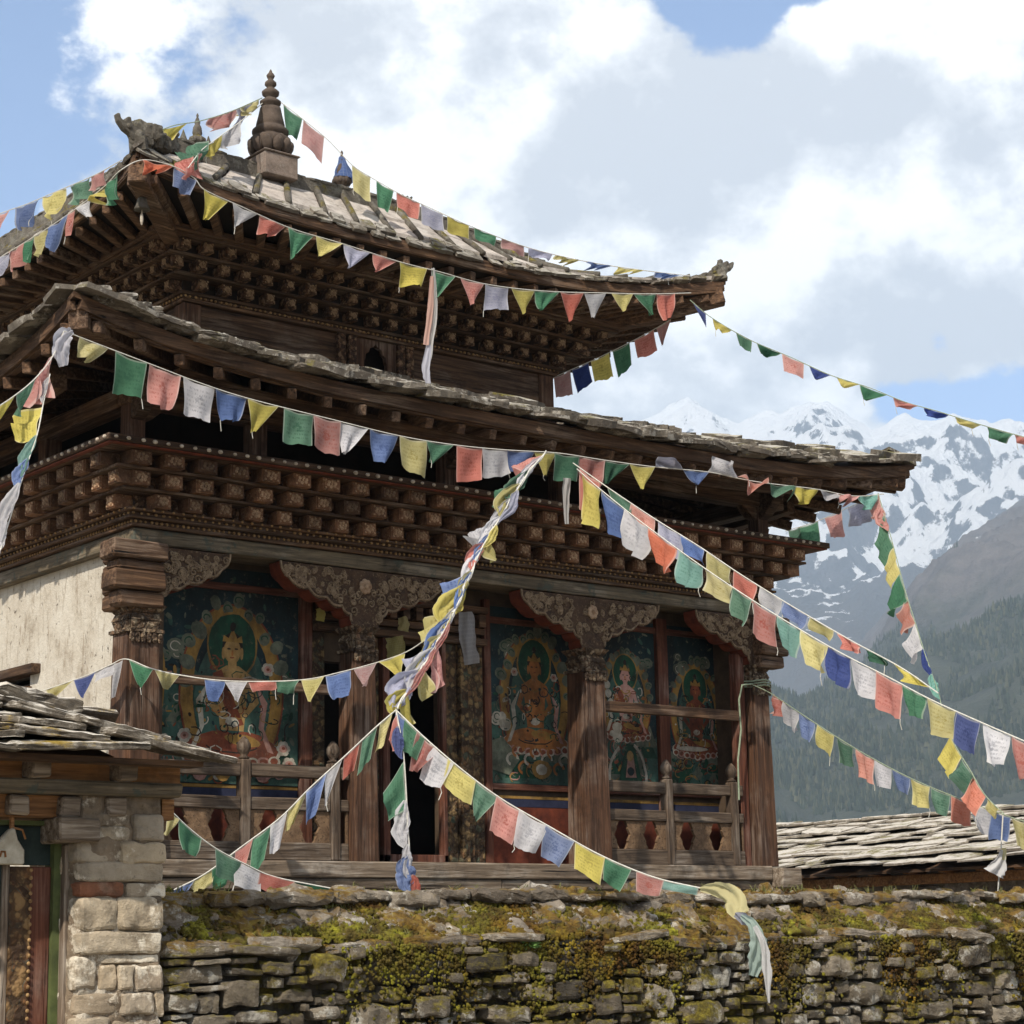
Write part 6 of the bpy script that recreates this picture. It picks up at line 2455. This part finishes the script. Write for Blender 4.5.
# twisted rope of flags from the eave down to the knot
K0, K1 = 'Y-1.55', 14.6
kn = (396, 710, K1)
s9 = string('tightly wound rope of flags falling from the eave to the knot before the door', [(546, 452, K0), (526, 476, 19.5), (502, 515, 18.6), (482, 548, 17.8), (468, 580, 17.1), (454, 612, 16.5), (438, 642, 15.9), (420, 672, 15.3), kn],
            [(463, 'r', 'q', 18, 24, (-1, .35)), (472, 'w', 'd', 36, 9), (486, 'g', 'd', 34, 16), (500, 'y', 'd', 34, 18), (516, 'w', 'd', 40, 11), (534, 'w', 'd', 38, 13), (548, 'b', 'd', 30, 8), (556, 'r', 'd', 26, 14), (570, 'w', 'd', 44, 12), (584, 'y', 'd', 26, 10), (590, 'b', 'd', 36, 9),
             (606, 'y', 'd', 44, 24), (616, 'y', 'q', 20, 34, (-1, .5)), (624, 'w', 'd', 36, 9), (640, 'b', 'd', 46, 17), (654, 'y', 'd', 42, 15), (668, 'w', 'd', 44, 17), (680, 'r', 'd', 34, 7, 1), (690, 'l', 'd', 40, 26), (702, 'y', 'd', 26, 18), (652, 'p', 'z', 16, 34, (.25, 1)), (696, 'y', 'q', 20, 34, (.15, 1)),
             (492, 'g', 'q', 16, 24, (-1, .4)), (528, 'w', 'z', 16, 24, (-.9, .7)), (545, 'y', 'q', 14, 20, (.5, .9)), (580, 'b', 'q', 18, 30, (-1, .6)), (628, 'w', 'q', 16, 26, (-.9, .8)), (648, 'l', 'z', 18, 34, (-.9, .6)), (674, 'y', 'q', 16, 26, (.4, 1)), (506, 'l', 'd', 34, 10, 1), (536, 'y', 'd', 24, 9, 1), (640, 'r', 'd', 40, 6, 1), (664, 'r', 'd', 36, 6, 1)],
            mode='y', hang=(-.85, .45), cord2=True, r=.009)
string('string of flags from the knot down left to the wall top beside the gatehouse', [kn, (375, 728, 14.5), (344, 757, 14.4), (310, 788, 14.3), (280, 818, 14.2), (240, 848, 14.1), (205, 874, 14.0), (174, 890, 13.95)],
       [(386, 'y', 'q', 16, 34, (-.25, 1)), (370, 'g', 'q', 20, 36, (-.2, 1)), (352, 'r', 'q', 22, 26), (334, 'w', 'T', 24, 36), (316, 'b', 'z', 28, 34), (298, 'y', 'f', 28, 20), (279, 'w', 'q', 22, 34), (262, 'g', 'q', 24, 34), (244, 'r', 'q', 22, 24), (222, 'g', 'q', 26, 28), (204, 'y', 's', 26, 18), (184, 'b', 'f', 24, 12)], hang=(-.1, 1))
string('low string of flags sagging from the gatehouse eave to the wall top', [(170, 810, 13.6), (190, 829, 13.7), (215, 848, 13.8), (245, 864, 13.9), (275, 877, 14.0), (334, 889, 14.1)],
       [(172, 'y', 'z', 20, 24, (-.3, 1)), (190, 'g', 'q', 30, 26), (228, 'g', 's', 30, 24), (248, 'w', 's', 30, 26), (277, 'r', 's', 36, 18), (312, 'k', 's', 38, 8)])
s11 = string('large string of flags from the knot down right to the mossy wall', [kn, (425, 738, 14.5), (460, 768, 14.4), (500, 798, 14.35), (550, 827, 14.3), (600, 855, 14.2), (650, 876, 14.15), (690, 886, 14.1), (714, 890, 14.05)],
             [(400, 'b', 'q', 16, 34, (-.1, 1)), (414, 'g', 'q', 30, 30, (-.1, 1)), (428, 'r', 'z', 28, 36, (-.4, 1)), (442, 'w', 's', 32, 34, (-.4, 1)), (462, 'y', 's', 36, 28, (-.3, 1)), (485, 'g', 'T', 36, 36, (-.1, 1)), (510, 'r', 's', 32, 36, (-.35, 1)), (534, 'w', 'q', 34, 34, (-.4, 1)), (560, 'b', 'q', 34, 32, (-.3, 1)), (590, 'y', 's', 34, 30, (-.12, 1)),
              (618, 'g', 'q', 30, 26), (650, 'r', 's', 29, 18), (681, 'c', 's', 36, 8)], hang=(-.25, 1))
ribbon_obj('cloth_tail', s11, C_('y'), [(700, 889, 14.0), (718, 890, 13.8), (733, 899, 13.55), (738, 912, 13.4), (742, 918, 13.3)], [4, 16, 24, 20, 5], folds=1.6, amp=.18)
ribbon_obj('cloth_tail', s11, C_('n'), [(735, 914, 13.3), (744, 919, 13.25), (756, 926, 13.2)], [5, 12, 4], folds=1.5, amp=.2)
ribbon_obj('cloth_tail', s11, C_('c'), [(741, 916, 13.25), (752, 924, 13.1), (758, 940, 13.05), (757, 958, 13.05), (753, 976, 13.05)], [5, 10, 16, 17, 9], folds=2, amp=.2)
ribbon_obj('cloth_tail', s11, C_('w'), [(755, 926, 13.05), (764, 945, 13.02), (767, 970, 13.02), (769, 1003, 13.02)], [5, 7, 9, 2], folds=1.5, amp=.25)
string('nearly upright string of flags hanging from the knot to the wall', [kn, (403, 750, 14.45), (406, 790, 14.35), (408, 830, 14.25), (413, 893, 14.1)],
       [(732, 'r', 'q', 34, 16), (742, 'n', 'd', 30, 12), (785, 'g', 'q', 50, 27, (-.7, .6)), (825, 'w', 'd', 46, 18), (862, 'w', 'd', 34, 12), (874, 'b', 'd', 34, 20), (886, 'r', 'd', 22, 10, (-.2, 1))], mode='y', hang=(-.6, .7))
# the double string to the right
s13 = string('long double-sized string of square flags from the eave across to the right edge', [(577, 469, 20.3), (600, 489, 19.9), (640, 521, 19.2), (700, 565, 18.3), (760, 605, 17.4), (830, 647, 16.5), (890, 678, 15.8), (940, 704, 15.2), (1045, 750, 14.2), (1200, 815, 13.0), (1420, 905, 11.8)],
             [(591, 'y', 'q', 28, 40), (614, 'b', 'q', 30, 36), (638, 'w', 'q', 32, 36), (663, 'o', 'q', 34, 32), (691, 'c', 'q', 28, 30), (719, 'y', 's', 34, 24), (742, 'g', 'q', 24, 28), (765, 'r', 's', 28, 32), (789, 'c', 'q', 26, 28), (815, 'y', 'q', 32, 34), (838, 'n', 'q', 28, 32), (863, 'w', 'q', 31, 34), (890, 'r', 's', 30, 34), (914, 'g', 'q', 26, 28), (942, 'y', 'q', 32, 34),
              (969, 'n', 's', 26, 34), (996, 'w', 'q', 31, 36), (1024, 'r', 'q', 28, 38), (1056, 'g', 'q', 30, 38), (1090, 'y', 's', 32, 38), (1124, 'b', 'q', 32, 38), (1160, 'w', 'q', 34, 40), (1196, 'r', 's', 34, 40), (1234, 'g', 'q', 34, 42)], hang=(-.18, 1))
string('second string of flags running just behind and above the double-sized one', [(573, 463, 20.4), (610, 489, 20.0), (655, 519, 19.5), (700, 547, 18.9), (740, 574, 18.3), (790, 605, 17.6), (850, 640, 16.7), (900, 667, 16.0), (938, 693, 15.3)],
       [(590, 'r', 's', 24, 38), (620, 'g', 's', 30, 13), (643, 'o', 's', 28, 20), (669, 'l', 'q', 28, 24), (693, 'b', 's', 28, 18), (719, 'y', 's', 28, 20), (745, 'r', 's', 28, 22), (771, 'w', 's', 26, 18), (796, 'b', 's', 28, 15), (822, 'y', 's', 28, 12), (849, 'r', 'f', 24, 10), (873, 'k', 'f', 26, 8), (904, 'y', 'f', 30, 8)], hang=(-.1, 1))
ribbon_obj('knotted_cloth', s13, C_('w'), [(567, 478, 20.2), (566, 495, 20.2), (567, 524, 20.2)], [9, 7, 4], folds=1.5, amp=.25)
string('steep string of flags hanging from the lower roof tip down the mountainside', [(878, 493, 'Y-1.4'), (886, 520, 23.0), (895, 552, 22.5), (905, 590, 21.9), (915, 622, 21.3), (927, 660, 20.6), (938, 692, 20.0), (945, 720, 19.5), (955, 745, 19.0), (970, 770, 18.6), (985, 795, 18.2), (1004, 814, 17.9)],
       [(506, 'r', 'q', 22, 16, (-.7, .5)), (519, 'r', 'd', 22, 12), (534, 'g', 'q', 36, 22), (562, 'y', 'q', 28, 22), (588, 'g', 'q', 28, 26), (610, 'o', 'q', 26, 22), (637, 'w', 'q', 26, 20), (663, 'n', 'd', 28, 8), (686, 'c', 'd', 24, 10), (722, 'w', 'd', 26, 14), (746, 'y', 's', 24, 24), (768, 'g', 'z', 26, 22), (786, 'o', 's', 24, 24), (804, 'y', 'f', 18, 12)],
       mode='y', hang=(-.6, .75), cordmat=CORDG)
s15 = string('evenly spaced string of small bright flags from the right end column over the slate roof', [(751, 684, 'Y-0.2'), (770, 693, 'Y-0.4'), (800, 713, 22.0), (835, 736, 21.4), (870, 757, 20.8), (910, 778, 20.2), (950, 795, 19.6), (985, 808, 19.1), (1040, 826, 18.4), (1200, 868, 17.0), (1420, 915, 15.6)],
             [(777, 'r', 'z', 15, 18), (791, 'w', 's', 18, 22), (807, 'b', 's', 19, 21), (826, 'y', 's', 20, 22), (845, 'g', 's', 20, 23), (865, 'o', 'q', 20, 25), (883, 'w', 's', 20, 23), (901, 'b', 's', 20, 18), (920, 'y', 's', 22, 24), (941, 'g', 's', 21, 23), (961, 'o', 's', 20, 25), (981, 'w', 's', 21, 24), (1001, 'b', 's', 20, 26), (1021, 'y', 's', 20, 28), (1043, 'g', 's', 21, 28), (1065, 'o', 's', 21, 28), (1087, 'w', 's', 21, 28), (1109, 'b', 's', 22, 28), (1131, 'y', 's', 22, 28), (1154, 'g', 's', 22, 28)], hang=(-.10, 1), cordmat=CORDG)
string('short string of three flags behind the right end of the lower roof', [(786, 531, 'Y0.9'), (815, 522, 'Y0.5'), (845, 509, 'Y0'), (874, 496, 'Y-0.8')],
       [(794, 'g', 's', 12, 22), (808, 'g', 's', 21, 24), (833, 'p', 's', 19, 23), (857, 'l', 's', 23, 24)], hang=(.08, 1))
mb = MB()
mb.tube([pt(*k) for k in ((752, 684, 'Y-0.17'), (742, 685, 'Y-0.17'), (739, 700, 'Y-0.16'), (741, 730, 'Y-0.16'), (738, 760, 'Y-0.16'), (739, 800, 'Y-0.16'))], .010, 5)
for dz in (0, .03, .06):
    mb.tube([(7.98 + .2 * math.cos(a), .03 + .2 * math.sin(a), 2.03 + dz + .01 * math.sin(3 * a)) for a in [i * .42 for i in range(16)]], .009, 5)
mb.build('tied_cord', CORDG, s15)
ts = empty('white_tassel', pt(1000, 830, 18.2), 'white cloth tassel hanging on a thin cord above the slate roof', 'tassel')
mb = MB()
mb.tube([pt(1003, 815, 18.4), pt(1001, 850, 18.3), pt(997, 905, 18.3)], .006, 4)
mb.build('cord', CORD, ts)
ribbon_obj('cloth', ts, C_('w'), [(1002, 850, 18.25), (1000, 862, 18.25), (994, 874, 18.25)], [3, 12, 22], folds=1.8, amp=.18)
ribbon_obj('knot_tag', ts, C_('y'), [(1004, 848, 18.25), (1004, 860, 18.25)], [5, 5], folds=1, amp=.1)
# streamer at the upper eave
st = empty('hanging_streamer', pt(432, 268, F0), 'long thin red and white cloth streamer hanging from the top eave', 'streamer')
ribbon_obj('streamer_strip', st, C_('o'), [(432, 276, F0), (430, 310, F0), (426, 345, F0)], [4, 6, 5], folds=1.2, amp=.2)
ribbon_obj('streamer_strip', st, C_('w'), [(433, 268, F0), (435, 310, F0), (430, 350, F0), (428, 365, F0)], [4, 5, 5, 4], folds=1.5, amp=.2)
ribbon_obj('streamer_strip', st, C_('l'), [(429, 345, F0), (426, 365, F0), (427, 378, F0), (430, 392, F0)], [5, 8, 7, 1], folds=1.5, amp=.2)
# cloths hanging inside the verandah
for x, y, w, h, c, lab in ((394, 637, 20, 26, 'y', 'faded yellow cloth hanging over the doorway'), (466, 612, 16, 52, 'w', 'long white scarf hanging right of the doorway'), (402, 617, 11, 14, 'y', 'small yellow tag above the yellow cloth'),
                            (319, 608, 9, 13, 'y', 'small cream tag hanging in the left bay')):
    P = [pt(x, y, 'Y0.30'), pt(x + 2, y + h * .5, 'Y0.28'), pt(x + (6 if h > 40 else 1), y + h, 'Y0.30')]
    mb = MB()
    ribbon(mb, [(x, y, 'Y0.30'), (x + 2, y + h * .5, 'Y0.28'), (x + (6 if h > 40 else 1), y + h, 'Y0.30')], [w * .8, w, w * .95], folds=1.4, amp=.08)
    o = mb.build('hanging_cloth', C_(c), None, smooth=True, recalc=False)
    o.data.uv_layers.new(name='UVMap')
    tag(o, lab, 'cloth')
# wind bell under the top corner
bl = empty('wind_bell', (0.03, 0.1, 6.2), 'small bronze bell with pale clapper under the top roof corner', 'bell')
bc = onY(142, 204, 0.1)
mb = MB()
mb.lathe([(.02, .07), (.045, .05), (.055, .0), (.075, -.05), (.08, -.06)], bc, 12)
mb.tube([bc + Vector((0, 0, .05)), bc + Vector((0, 0, .30))], .008, 5)
mb.build('bell_body', RIDGE, bl, smooth=True)
mb = MB()
mb.tube([bc + Vector((0, 0, -.05)), bc + Vector((.0, 0, -.10))], .005, 4)
mb.ball(bc + Vector((0, 0, -.15)), .022, (.8, .4, 3.0), 8, 6)
mb.build('clapper', BEAD, bl)
